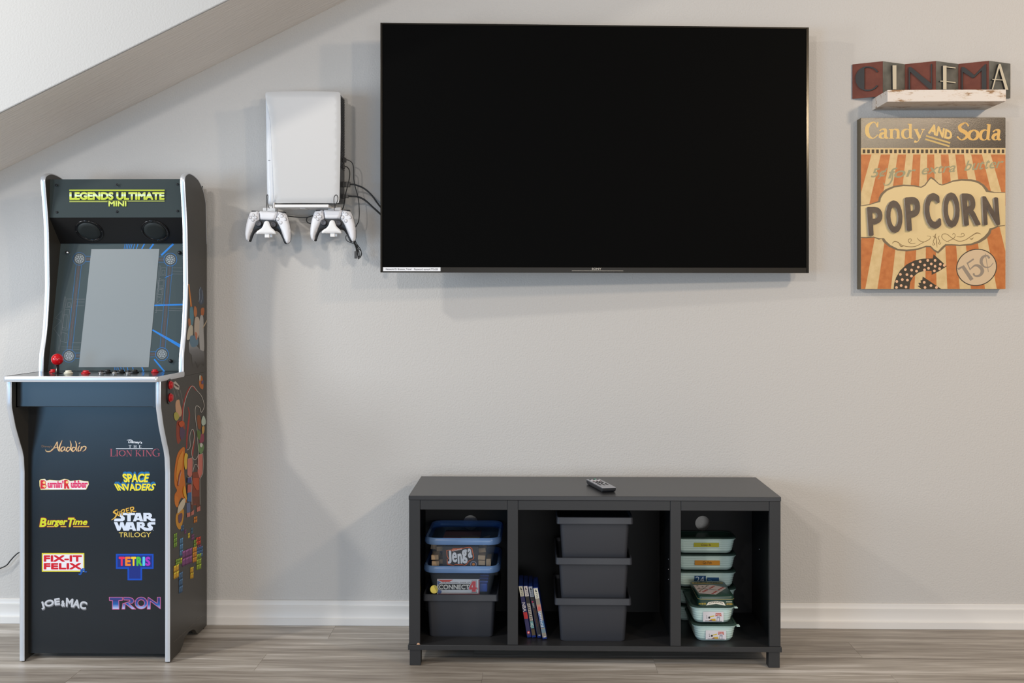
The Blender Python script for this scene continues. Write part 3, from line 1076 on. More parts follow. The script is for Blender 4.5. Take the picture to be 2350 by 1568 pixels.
MB().box(xl - 0.003, xr + 0.003, ys - 0.004, ybk, z_sh0, z_sh1).build('bottom_board', stand_m, stand, bevel=0.0012)
pw = sx_(964) - sx_(938.6)
for a in (xl, xr - pw):
    MB().box(a, a + pw, ys, ys + 0.016, z_sh1 + 0.0002, z_topb - 0.0002).build('front_post', stand_m, stand, bevel=0.001)
m1a, m1b, m2a, m2b = sx_(1164.4), sx_(1188.9), sx_(1538.5), sx_(1562.7)
for a, b in ((m1a, m1b), (m2a, m2b)):
    MB().box(a, b, ys, ys + 0.016, z_sh1 + 0.0002, z_topb - 0.0002).build('front_post', stand_m, stand, bevel=0.001)
for a, b in ((xl + pw, m1a), (m1b, m2a), (m2b, xr - pw)):
    MB().box(a + 0.0004, b - 0.0004, ys + 0.001, ys + 0.017, z_rail, z_topb - 0.0002).build('top_rail', stand_m, stand, bevel=0.001)
for a in (xl, xr - 0.015):
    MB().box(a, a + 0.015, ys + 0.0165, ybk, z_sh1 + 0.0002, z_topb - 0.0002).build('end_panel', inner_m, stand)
d1, d2 = (m1a + m1b) / 2, (m2a + m2b) / 2
for c_ in (d1, d2):
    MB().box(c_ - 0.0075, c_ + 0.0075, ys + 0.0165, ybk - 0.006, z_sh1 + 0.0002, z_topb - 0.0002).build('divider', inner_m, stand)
for a in (sx_(940), sx_(1764)):
    for y0 in (ys + 0.001, ybk - 0.04):
        MB().box(a, a + 0.036, y0, y0 + 0.036, 0.0005, z_sh0 - 0.0002).build('leg', stand_m, stand, bevel=0.001)
# back board with cable holes
h1, h2 = hy(1080, 1199, ybk), hy(1612, 1200.5, ybk)
hr = 0.0262
out_ = [(xl + 0.002, z_sh1), (xr - 0.002, z_sh1), (xr - 0.002, z_topb), (xl + 0.002, z_topb)]
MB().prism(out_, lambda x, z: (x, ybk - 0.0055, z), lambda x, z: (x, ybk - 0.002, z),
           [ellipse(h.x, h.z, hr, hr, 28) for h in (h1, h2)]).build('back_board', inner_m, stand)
# shelf pins in the sides
pin_m = mat('nickel_pin', (190, 190, 192), 0.25, metal=1.0)
for pts, xp, ax in ((((1534.5, 1283.5), (1534.5, 1307), (1534.5, 1330)), d2 - 0.0075, (-1, 0, 0)),
                    (((1720.5, 1195), (1720.5, 1217), (1720.5, 1238.5), (1720.5, 1260), (1720.5, 1281.5)), xr - 0.015, (-1, 0, 0)),
                    (((1743, 1261),), xr - 0.015, (-1, 0, 0))):
    for px, py in pts:
        p = hx(px, py, xp)
        MB().lathe([(0.0026, 0), (0.0026, 0.0015), (0.0014, 0.0022)], p, ax, n=10).build('shelf_pin', pin_m if px != 1720.5 else screw_m, stand)
# little chip of bare wood on the lower board
cp = hy(960, 1476.5, ys - 0.001)
m_ = MB()
m_.loft([[(cp.x + r * math.cos(t) * 0.006, ys - 0.0005 + r * math.sin(t) * 0.003, z_sh1 + h) for t in [2 * PI * q / 7 for q in range(7)]] for r, h in ((1, 0.0001), (0.9, 0.002), (0.5, 0.0042), (0.2, 0.005))])
solo(m_, 'wood_chip', mat('bare_chipboard', (190, 150, 120), 0.8), 'small tan crumb of wood on the lower left corner of the black stand', 'crumb')

# ------------------------------------------------------------------ boxes with lids
def rr3(w, d, r, z, y0=0.0, n=4):
    return [(x, y, z) for x, y in rrect(-w / 2, w / 2, y0, y0 + d, r, n)]

binm = mat('black_bin_plastic', (50, 52, 58), 0.42, spec=0.5)
add_bump(binm, 500, 0.05, 0.0005)
def black_bin(loc, label):
    t = thing('storage_bin', (0, 0, 0), label, 'storage bin', 'black lidded bins in the stand')
    dep, hb = 0.280, 0.124
    lo = [rr3(0.209, dep - 0.016, 0.011, 0.0015, 0.008), rr3(0.211, dep - 0.014, 0.012, 0.005, 0.007), rr3(0.226, dep, 0.013, hb, 0)]
    m_ = MB().loft([[(x * 0.96, 0.008 + (y - 0.008) * 0.98, 0.0) for x, y, z in lo[0]]] + lo)
    m_.build('body', binm, t, smooth=30)
    m_ = MB().loft([rr3(0.247, dep + 0.022, 0.008, hb - 0.0025, -0.011), rr3(0.249, dep + 0.024, 0.009, hb - 0.001, -0.012), rr3(0.247, dep + 0.022, 0.008, hb + 0.0185, -0.011),
                    rr3(0.244, dep + 0.019, 0.008, hb + 0.020, -0.0095), rr3(0.238, dep + 0.013, 0.008, hb + 0.0192, -0.0065), rr3(0.234, dep + 0.009, 0.008, hb + 0.0075, -0.0045)])
    m_.build('lid', binm, t, smooth=35)
    t.location = loc
    return t
def floor_pt(px, py, z):
    return hz(px, py, z)
zs = z_sh1 + 0.0003
pm = hz(1360.5, 1472, zs)
black_bin((pm.x, pm.y - 0.006, zs), 'black plastic bin at the bottom of the middle stack of three')
black_bin((pm.x + 0.003, pm.y - 0.006, zs + 0.1318), 'black plastic bin in the middle of the stack of three')
black_bin((pm.x + 0.006, pm.y - 0.006, zs + 0.2636), 'black plastic bin on top of the stack of three')
pl_ = hz(1058, 1461.5, zs)
black_bin((pl_.x, pl_.y - 0.006, zs), 'black plastic bin under the two clear boxes with blue lids')

clear_m = clear_plastic('clear_box_plastic', (240, 243, 246), 0.15, 0.15, (150, 160, 172))
bluelid_m = clear_plastic('blue_lid_plastic', (130, 172, 232), 0.62, 0.25, (128, 165, 216))
lidtop_m = clear_plastic('clear_lid_film', (190, 215, 240), 0.14, 0.1, (120, 150, 190))
def clear_box(loc, label):
    t = thing('clear_box', loc, label, 'storage box', 'clear boxes with blue lids')
    x, y, z = loc
    dep, hb = 0.265, 0.081
    def sh(lp):
        return [(a + x, b + y, c + z) for a, b, c in lp]
    lo = [rr3(0.186, dep - 0.02, 0.022, 0.0, 0.010), rr3(0.190, dep - 0.016, 0.024, 0.004, 0.008), rr3(0.223, dep, 0.030, hb, 0)]
    MB().loft([sh(l) for l in lo], cap1=False).build('body', clear_m, t, smooth=35)
    ring = [rr3(0.224, dep + 0.001, 0.030, hb - 0.001, -0.0005, 6), rr3(0.250, dep + 0.026, 0.040, hb - 0.001, -0.013, 6), rr3(0.256, dep + 0.032, 0.042, hb + 0.006, -0.016, 6), rr3(0.254, dep + 0.030, 0.042, hb + 0.017, -0.015, 6),
            rr3(0.246, dep + 0.022, 0.040, hb + 0.0215, -0.011, 6), rr3(0.232, dep + 0.008, 0.036, hb + 0.019, -0.004, 6)]
    lid = MB().loft([sh(l) for l in ring], cap0=False, cap1=False).build('lid', bluelid_m, t, smooth=40)
    top = [rr3(0.232, dep + 0.008, 0.036, hb + 0.019, -0.004, 6), rr3(0.226, dep + 0.002, 0.034, hb + 0.011, -0.001, 6)]
    MB().loft([sh(l) for l in top], cap0=False).build('lid_window', lidtop_m, lid, smooth=40)
    return t
yb_l = pl_.y - 0.006 + 0.012
zc0 = zs + 0.124 + 0.0078
xc = hy(1061.5, 1330, yb_l).x
clear_box((xc - 0.003, yb_l, zc0), 'lower clear box with blue lid, holding a white and red game card')
zc1 = zc0 + 0.081 + 0.0115
clear_box((xc, yb_l + 0.002, zc1), 'upper clear box with blue lid, holding wooden blocks and a black game card')

# things inside the clear boxes
card_m = mat('black_card', (34, 30, 28), 0.5)
yc1 = yb_l + 0.016
def card(px0, py0, px1, py1, y, m, label, cat, group=None):
    a, b = hy(px0, py1, y), hy(px1, py0, y)
    o = solo(MB().box(a.x, b.x, y, y + 0.002, a.z, b.z), 'game_card', m, label, cat, group)
    return o
jcard = card(1015.5, 1255, 1098, 1302, yc1, card_m, 'black game card with a white and orange logo inside the upper clear box', 'game card')
d = Decal((0, yc1, 0), (0, -1, 0)).zoom(1000, 1230, 10.454)
for k in range(22):
    a = 2 * PI * k / 22 + 0.1
    pts = []
    for rr in (120, 330):
        for s_ in (-0.05, 0.05):
            pts.append((570 + max(-395, min(420, rr * 1.5 * math.cos(a + s_))), 505 + max(-235, min(245, rr * math.sin(a + s_)))))
    d.poly([pts[0], pts[1], pts[3], pts[2]], (62, 46, 34), 0)
logo = [(255, 345), (390, 330), (410, 300), (620, 300), (740, 275), (830, 265), (875, 300), (925, 520), (905, 560), (800, 610), (745, 690), (690, 720), (640, 700), (540, 700), (470, 690), (420, 720), (270, 685), (265, 560), (300, 560), (262, 470)]
d.poly(logo, (235, 105, 30), 1)
cxl = sum(p[0] for p in logo) / len(logo); cyl = sum(p[1] for p in logo) / len(logo)
d.poly([(cxl + (x - cxl) * 0.94, cyl + (y - cyl) * 0.92) for x, y in logo], (38, 30, 26), 2)
for ch, q in (('J', ((275, 350), (370, 355), (385, 670), (290, 670))), ('e', ((385, 400), (505, 390), (515, 640), (395, 640))), ('n', ((520, 430), (625, 415), (640, 665), (530, 675))),
              ('g', ((615, 335), (745, 325), (770, 660), (640, 670))), ('a', ((760, 310), (850, 295), (885, 520), (780, 540)))):
    d.text(ch, q, (236, 236, 238), 3, 0.035)
d.poly([(375, 330), (640, 285), (640, 325), (385, 375)], (235, 105, 30), 3)
d.text('Classic', ((395, 340), (625, 292), (630, 330), (400, 378)), (250, 240, 230), 4, 0.01)
d.circ(905, 685, 80, 78, (160, 160, 175), 2)
d.circ(905, 685, 66, 64, (60, 60, 70), 3)
d.ring(905, 685, 76, 74, 14, (150, 150, 168), 4)
d.circ(905, 685, 34, 33, (235, 140, 40), 4)
d.build('game_logo', jcard)

ccard = card(1003.2, 1330, 1100.5, 1364.3, yc1, mat('white_card', (226, 226, 228), 0.45), 'white game card with a red figure four inside the lower clear box', 'game card')
d = Decal((0, yc1, 0), (0, -1, 0)).zoom(1000, 1230, 10.454)
d.poly([(45, 1055), (420, 1052), (330, 1105), (150, 1105)], (226, 78, 60), 0)
d.poly([(40, 1085), (140, 1110), (90, 1140), (60, 1190), (40, 1160)], (88, 110, 170), 0)
d.poly([(40, 1230), (70, 1290), (145, 1320), (130, 1385), (60, 1395), (38, 1330)], (88, 110, 170), 0)
d.poly([(1025, 1052), (1050, 1052), (1050, 1408), (60, 1408), (60, 1392), (1025, 1388)], (150, 40, 48), 0)
pill = [(x, y) for x, y in rrect(62, 860, 1148, 1300, 75, 6)]
d.poly(pill, (60, 56, 50), 1)
d.poly(rrect(72, 860, 1158, 1290, 65, 6), (40, 34, 26), 2)
d.text('THE ORIGINAL GAME OF', (150, 1106, 830, 1132), (60, 50, 44), 2, 0.02)
d.text('CONNECT', (80, 1172, 805, 1284), (240, 236, 226), 4, 0.02)
four = [(880, 1090), (960, 1090), (960, 1235), (990, 1240), (985, 1285), (960, 1285), (965, 1345), (870, 1345), (870, 1290), (800, 1290), (800, 1240)]
cx4, cy4 = 900, 1215
d.poly([(cx4 + (x - cx4) * 1.28, cy4 + (y - cy4) * 1.16) for x, y in four], (52, 50, 50), 3)
d.poly([(cx4 + (x - cx4) * 1.16, cy4 + (y - cy4) * 1.10) for x, y in four], (236, 236, 238), 4)
d.poly(four, (226, 66, 70), 5)
d.poly([(880, 1170), (890, 1235), (860, 1235)], (236, 225, 220), 6)
d.build('game_logo', ccard)

wood_m = mat('pale_block_wood', (178, 150, 116), 0.6)
add_bump(wood_m, 40, 0.1, 0.001, stretch=(1, 8, 8))
def block(px, py, y, ry=0.0, dx=0.024, dz=0.0155, ln=0.072, where='at the box front', idx=0):
    p = hy(px, py, y)
    c, s = math.cos(ry), math.sin(ry)
    pts = []
    for yy in (0, ln):
        for (a, b) in ((-dx / 2, 0), (dx / 2, 0), (dx / 2, dz), (-dx / 2, dz)):
            pts.append((p.x + a * c - b * s, y + yy, p.z + a * s + b * c))
    m_ = MB().hexa([pts[k] for k in range(8)])
    return solo(m_, 'wooden_block', wood_m, where, 'wooden block', 'wooden blocks in the upper clear box', bevel=0.0012)
yw = yb_l + 0.014
zb_in = zc1 + 0.0035
py_b = 1301.5
for (px, lv, ry, yo, lab) in ((999, 0, 0, 0.002, 'pale wooden block beside the black game card, lowest on the left'),
                              (998, 1, 0.03, 0.001, 'pale wooden block second from the bottom left of the black card'),
                              (1013, 0, 0, 0.03, 'wooden block half hidden behind the left edge of the black card'),
                              (1010, 2, 0.05, 0.05, 'shaded wooden block higher up behind the left edge of the black card'),
                              (996, 2, -0.15, 0.07, 'shaded wooden block topmost on the left in the upper clear box'),
                              (1105, 0, -0.02, 0.002, 'pale wooden block right beside the black card, lowest of its pile'),
                              (1105, 1, -0.06, 0.0, 'pale wooden block right of the black card, second from the bottom'),
                              (1107, 2, 0.1, 0.03, 'shaded wooden block above the pale pair right of the black card'),
                              (1117, 3, 0.2, 0.06, 'tilted shaded wooden block topmost right of the black card')):
    pz = zb_in + lv * 0.0172
    p = hy(px, 1290, yw + yo)
    dz = 0.0155
    b = block(px, 1290, yw + yo, ry, where=lab)
    b.location.z = pz + (0.003 if ry else 0)
b = block(1121, 1290, yw + 0.003, 0.0, dx=0.0155, dz=0.024, where='wooden block standing on edge in the right front corner of the upper clear box')
b.location.z = zb_in
# leaflet under the upper lid
zl = zc1 + 0.084
a_, b_ = hz(1016, 1236, zl + 0.004), hz(1101, 1236, zl + 0.004)
leaf = solo(MB().box(a_.x, b_.x, a_.y, a_.y + 0.13, zl, zl + 0.004), 'leaflet', mat('dark_red_print', (176, 84, 62), 0.5), 'dark red folded leaflet lying under the upper blue lid', 'leaflet')
zlt = zl + 0.004
m_ = MB().box(a_.x + 0.001, a_.x + (b_.x - a_.x) * 0.5, a_.y + 0.001, a_.y + 0.012, zlt + 0.0001, zlt + 0.0006)
m_.build('printed_band', ink((255, 96, 72)), leaf)
m_ = MB().box(a_.x + (b_.x - a_.x) * 0.5, b_.x - 0.001, a_.y + 0.001, a_.y + 0.014, zlt + 0.0001, zlt + 0.0006)
m_.build('printed_band', ink((255, 196, 98)), leaf)
d = Decal((0, 0, zlt), (0, 0, 1), lift=0.0008)
marks(d, (1020, 1229.8, 1098, 1232.6), (150, 120, 90), 18, 0)
d.build('printed_words', leaf)
# contents of the lower clear box
p = hy(995.5, 1357, yw + 0.004)
m_ = MB().lathe([(0.0135, 0), (0.0135, 0.002), (0.0105, 0.002), (0.0095, 0.0012), (0.0095, 0.005), (0.0105, 0.0042), (0.0135, 0.0042), (0.0135, 0.006)], (p.x, yw + 0.002, zc0 + 0.0175), (0.35, -0.85, 0.35), n=24)
solo(m_, 'game_disc', mat('yellow_plastic', (214, 196, 40), 0.3), 'yellow plastic game disc left of the white card in the lower clear box', 'game disc')
blue_m = mat('blue_game_plastic', (34, 78, 170), 0.35)
m_ = MB().box(-0.014, 0.014, 0, 0.17, 0, 0.028)
t = thing('board_game', (0, 0, 0), 'blue plastic game frame lying right of the white card in the lower clear box', 'game frame')
m_.build('frame_plate', blue_m, t, bevel=0.003)
for k in range(4):
    MB().box(-0.015, 0.015, 0.012 + k * 0.04, 0.018 + k * 0.04, 0.028, 0.034).build('frame_rib', blue_m, t, bevel=0.001)
p = hy(1109, 1360, yw + 0.02)
t.location = (p.x, yw + 0.02, zc0 + 0.0052)

# ------------------------------------------------------------------ aqua boxes with see-through lids
aqua_m = mat('aqua_box_plastic', (196, 220, 214), 0.38, spec=0.5)
aqualid_m = clear_plastic('grey_lid_film', (170, 190, 182), 0.22, 0.12, (120, 150, 142))
def aqua_box(loc, turned, label, group):
    t = thing('lidded_box', (0, 0, 0), label, 'storage box', group)
    w, dp = (0.145, 0.214) if turned else (0.214, 0.108)
    lo = [rr3(w - 0.046, dp - 0.046, 0.016, 0.0, 0.023), rr3(w - 0.034, dp - 0.034, 0.022, 0.0025, 0.017), rr3(w - 0.028, dp - 0.028, 0.024, 0.008, 0.014)]
    hb = 0.052
    nrib = 5
    for k in range(nrib):
        f0, f1, f2 = k / nrib, (k + 0.72) / nrib, (k + 0.86) / nrib
        for f, e in ((f0 + 0.04, 0.0), (f1, 0.0012), (f2, -0.0002)):
            g = 0.025 - 0.015 * f - e
            lo.append(rr3(w - g, dp - g, 0.024, 0.008 + (hb - 0.012) * f, g / 2))
    lo += [rr3(w - 0.010, dp - 0.010, 0.025, hb - 0.003, 0.005), rr3(w - 0.002, dp - 0.002, 0.028, hb - 0.0025, 0.001), rr3(w, dp, 0.028, hb, 0), rr3(w - 0.002, dp - 0.002, 0.027, hb + 0.0015, 0.001),
           rr3(w - 0.009, dp - 0.009, 0.025, hb + 0.0015, 0.0045), rr3(w - 0.018, dp - 0.018, 0.022, hb - 0.02, 0.009)]
    MB().loft(lo, cap1=True).build('body', aqua_m, t, smooth=50)
    ld = [rr3(w + 0.001, dp + 0.001, 0.028, hb + 0.0016, -0.0005), rr3(w + 0.001, dp + 0.001, 0.028, hb + 0.004, -0.0005), rr3(w - 0.006, dp - 0.006, 0.026, hb + 0.0062, 0.003), rr3(w - 0.014, dp - 0.014, 0.024, hb + 0.0062, 0.007), rr3(w - 0.018, dp - 0.018, 0.022, hb + 0.004, 0.009)]
    lid = MB().loft(ld).build('lid', aqualid_m, t, smooth=40)
    if turned:
        MB().box(w / 2 - 0.003, w / 2 + 0.008, 0.006, 0.024, hb - 0.001, hb + 0.002).build('lid_tab', aqua_m, lid, bevel=0.0008)
    t.location = loc
    return t
PITCH = 0.0586
yf = hz(1640, 1473.5, zs).y - 0.010
g_f = 'aqua boxes turned end-on in front'
xf0, xf1 = hy(1642, 1440, yf).x, hy(1637.5, 1400, yf).x
fb0 = aqua_box((xf0, yf, zs), True, 'lower aqua box with a playing card label, on the floor of the right bay', g_f)
fb1 = aqua_box((xf1, yf + 0.003, zs + PITCH), True, 'upper aqua box with a playing card label, under the green tin', g_f)
yr = yf + 0.2185
g_r = 'stacked aqua boxes at the back of the right bay'
xr_ = hy(1692, 1300, yr).x - 0.107
rear = []
for k, lab in enumerate(('lowest aqua box of the rear stack, mostly hidden behind the card boxes', 'aqua box second from the bottom of the rear stack, beside the upper card box',
                         'aqua box with a blue number label, third in the rear stack', 'aqua box with an orange label, second from the top', 'topmost aqua box with a yellow green label')):
    rear.append(aqua_box((xr_ + (0.001 if k % 2 else 0), yr + 0.002, zs + PITCH * k), False, lab, g_r))

def sticker(px0, py0, px1, py1, y, m, parent, name='label'):
    a, b = hy(px0, py1, y), hy(px1, py0, y)
    WL[parent] = Vector(parent.location)
    return MB().box(a.x, b.x, y, y + 0.0012, a.z, b.z).build(name, m, parent)
yl_r = yr + 0.002 + 0.0045
WL_r = rear
s1 = sticker(1592.5, 1246.5, 1650, 1256, yl_r, ink((176, 172, 48)), rear[4])
d = Decal((0, yl_r, 0), (0, -1, 0))
d.text('Crazy 8s', (1609, 1248.5, 1632, 1254.5), (96, 60, 40), 0, 0.01)
d.build('label_words', s1)
s2 = sticker(1594.5, 1287, 1652, 1297.5, yl_r, ink((206, 140, 40)), rear[3])
d = Decal((0, yl_r, 0), (0, -1, 0))
d.text('Go Fish', (1613, 1288.5, 1633.5, 1295.5), (90, 60, 20), 0, 0.01)
d.build('label_words', s2)
s3 = sticker(1594, 1322, 1620, 1345, yl_r, ink((28, 74, 120)), rear[2])
d = Decal((0, yl_r, 0), (0, -1, 0))
d.text('24', (1596.5, 1323.5, 1616, 1338), (200, 215, 235), 0)
d.build('label_words', s3)
s4 = sticker(1623, 1326, 1650, 1345, yl_r, ink((28, 74, 120)), rear[2])
d = Decal((0, yl_r, 0), (0, -1, 0))
d.stroke([(1625, 1331), (1631, 1331.5), (1634, 1335)], 1.2, (90, 140, 190), 0, smooth=3)
d.build('label_words', s4)

def card_label(box, x0, y0, x1, y1, y):
    s = sticker(x0, y0, x1, y1, y, ink((214, 210, 214)), box)
    d = Decal((0, y, 0), (0, -1, 0))
    w, h = x1 - x0, y1 - y0
    def X(u): return x0 + w * u
    def Y(v): return y0 + h * v
    d.text('K', (X(.16), Y(.36), X(.21), Y(.50)), (70, 60, 60), 0)
    # spade
    for cx, cy, r in ((.19, .62, .028), (.30, .58, .062)):
        d.poly([(X(cx), Y(cy - r * 2.1)), (X(cx + r), Y(cy + r * .6)), (X(cx + r * .6), Y(cy + r * 1.3)), (X(cx), Y(cy + r * .9)), (X(cx - r * .6), Y(cy + r * 1.3)), (X(cx - r), Y(cy + r * .6))], (36, 34, 34), 0)
        d.poly([(X(cx), Y(cy)), (X(cx + r * .5), Y(cy + r * 2)), (X(cx - r * .5), Y(cy + r * 2))], (36, 34, 34), 1)
    d.poly([(X(.33), Y(.46)), (X(.55), Y(.36)), (X(.55), Y(.48)), (X(.34), Y(.56))], (206, 178, 52), 0)
    d.poly([(X(.26), Y(.93)), (X(.40), Y(.72)), (X(.60), Y(.70)), (X(.62), Y(.93))], (196, 160, 66), 0)
    d.poly([(X(.30), Y(.93)), (X(.38), Y(.80)), (X(.46), Y(.93))], (120, 96, 130), 1)
    d.stroke([(X(.10), Y(.93)), (X(.92), Y(.96))], h * .05, (70, 66, 80), 1)
    d.poly([(X(.61), Y(.14)), (X(.88), Y(.14)), (X(.90), Y(.48)), (X(.76), Y(.36)), (X(.60), Y(.48))], (186, 92, 84), 0)
    d.text('BICYCLE', (X(.63), Y(.20), X(.87), Y(.34)), (236, 214, 208), 1, 0.01)
    d.ring(X(.745), Y(.50), w * .07, h * .07, w * .02, (140, 140, 160), 0)
    d.poly([(X(.66), Y(.56)), (X(.84), Y(.56)), (X(.82), Y(.64)), (X(.68), Y(.64))], (150, 150, 165), 1)
    d.stroke([(X(.69), Y(.62)), (X(.67), Y(.93))], w * .02, (110, 110, 130), 0)
    d.stroke([(X(.80), Y(.62)), (X(.79), Y(.93))], w * .025, (110, 110, 130), 0)
    d.build('label_print', s)
card_label(fb0, 1619.5, 1447.5, 1666.5, 1468, yf + 0.0035)
card_label(fb1, 1613.5, 1404.5, 1660.5, 1427, yf + 0.0065)

# green tin of dominoes
green_m = mat('dark_green_tin', (34, 62, 52), 0.3, spec=0.5)
ztin = zs + 2 * PITCH
ptl, ptr = hz(1602, 1391.5, ztin), hz(1685.5, 1391.5, ztin)
yt0 = yf + 0.005
tx0, tx1 = hy(1602, 1391, yt0).x, hy(1685.5, 1391, yt0).x
ht = 0.0345
tl_ = 0.186
tin = thing('game_tin', ((tx0 + tx1) / 2, yt0, ztin), 'dark green domino tin lying on the upper card box', 'tin box')
cx_, w_ = (tx0 + tx1) / 2, tx1 - tx0
def rt(wd, z, y0, y1, r=0.012):
    return [(x + cx_, y, z) for x, y in rrect(-wd / 2, wd / 2, y0, y1, r, 4)]
MB().loft([rt(w_ - 0.002, ztin, yt0 + 0.001, yt0 + tl_ - 0.001), rt(w_ - 0.002, ztin + 0.022, yt0 + 0.001, yt0 + tl_ - 0.001)]).build('tin_base', green_m, tin, smooth=40)
lidt = MB().loft([rt(w_, ztin + 0.0225, yt0, yt0 + tl_), rt(w_, ztin + 0.030, yt0, yt0 + tl_), rt(w_ - 0.004, ztin + ht - 0.001, yt0 + 0.002, yt0 + tl_ - 0.002), rt(w_ - 0.009, ztin + ht, yt0 + 0.0045, yt0 + tl_ - 0.0045)]).build('tin_lid', green_m, tin, smooth=40)
m_ = MB().loft([rt(w_ + 0.0012, ztin + 0.0225, yt0 - 0.0006, yt0 + tl_ + 0.0006), rt(w_ + 0.0012, ztin + 0.0238, yt0 - 0.0006, yt0 + tl_ + 0.0006)])
m_.build('gold_rim', mat('gold_edge', (206, 192, 130), 0.35, metal=0.3), lidt, smooth=40)
d = Decal((0, 0, ztin + ht), (0, 0, 1), lift=0.0003)
d.zoom(1550, 1320, 9.224)
d.poly([(375, 212), (800, 215), (1085, 272), (860, 415), (760, 410), (500, 388)], (204, 192, 192), 1)
d.stroke([(700, 218), (470, 372)], 10, (80, 86, 80), 2)
d.stroke([(460, 296), (650, 296), (930, 330)], 8, (80, 86, 80), 2)
for x, y in ((465, 230), (575, 252), (500, 278), (665, 232)):
    d.circ(x, y, 24, 8, (104, 100, 80), 2)
for x, y in ((535, 322), (520, 355)):
    d.circ(x, y, 22, 8, (170, 120, 80), 2)
for x, y in ((810, 240), (775, 262), (738, 282), (665, 320), (628, 338), (590, 358), (1000, 270), (962, 290), (925, 310), (862, 350), (828, 370), (790, 392)):
    d.circ(x, y, 30, 10, (172, 62, 54), 2)
d.poly([(340, 150), (1000, 155), (1010, 185), (360, 190)], (150, 140, 90), 1)
marks(d, (400, 158, 940, 178), (40, 50, 40), 16, 2)
d.build('tin_print', lidt)
d = Decal((0, yt0 + 0.001, 0), (0, -1, 0), lift=0.0003).zoom(1550, 1320, 9.224)
d.poly([(650, 645), (690, 590), (700, 575), (860, 552), (1010, 570), (1030, 588), (1062, 650), (1010, 640), (860, 612), (700, 635)], (226, 220, 205), 0)
def arc(u, v):
    X = 715 + u * 290
    return X, 608 - v * 30 - 26 * (1 - ((u - 0.5) * 2) ** 2) + 8
d.text('DOMINOES', None, (40, 36, 30), 1, 0.02, fn=arc)
marks(d, (497, 594, 645, 628), (196, 170, 66), 6, 0)
marks(d, (1072, 602, 1215, 636), (196, 160, 76), 6, 0)
d.rect(1070, 562, 1200, 576, (200, 200, 180), 0)
d.build('tin_print', tin)

# ------------------------------------------------------------------ leaning game cases
case_m = mat('blue_game_case', (20, 46, 120), 0.25, spec=0.5)
cases = [
 # top-left, top-right, bottom-left, bottom-right pixels
 ((1189.8, 1344.5), (1199.5, 1344), (1209.8, 1464.5), (1219.5, 1463.5), 'leftmost game case, navy spine with red badge, leaning on the post', (62, 60, 104)),
 ((1201.0, 1344.5), (1210.5, 1344), (1220.6, 1464.0), (1230.2, 1463.0), 'second game case from the post, dark spine with white and teal print', (58, 56, 54)),
 ((1212.0, 1345.5), (1221.8, 1345), (1233.2, 1464.5), (1243.0, 1464.0), 'third game case from the post, plain charcoal spine', (62, 60, 62)),
 ((1223.4, 1349.5), (1234.0, 1348.5), (1245.4, 1469.0), (1255.6, 1467.5), 'rightmost leaning game case with a pale blue and tan spine', (150, 142, 128)),
]
yg = hz(1214, 1464.5, zs).y
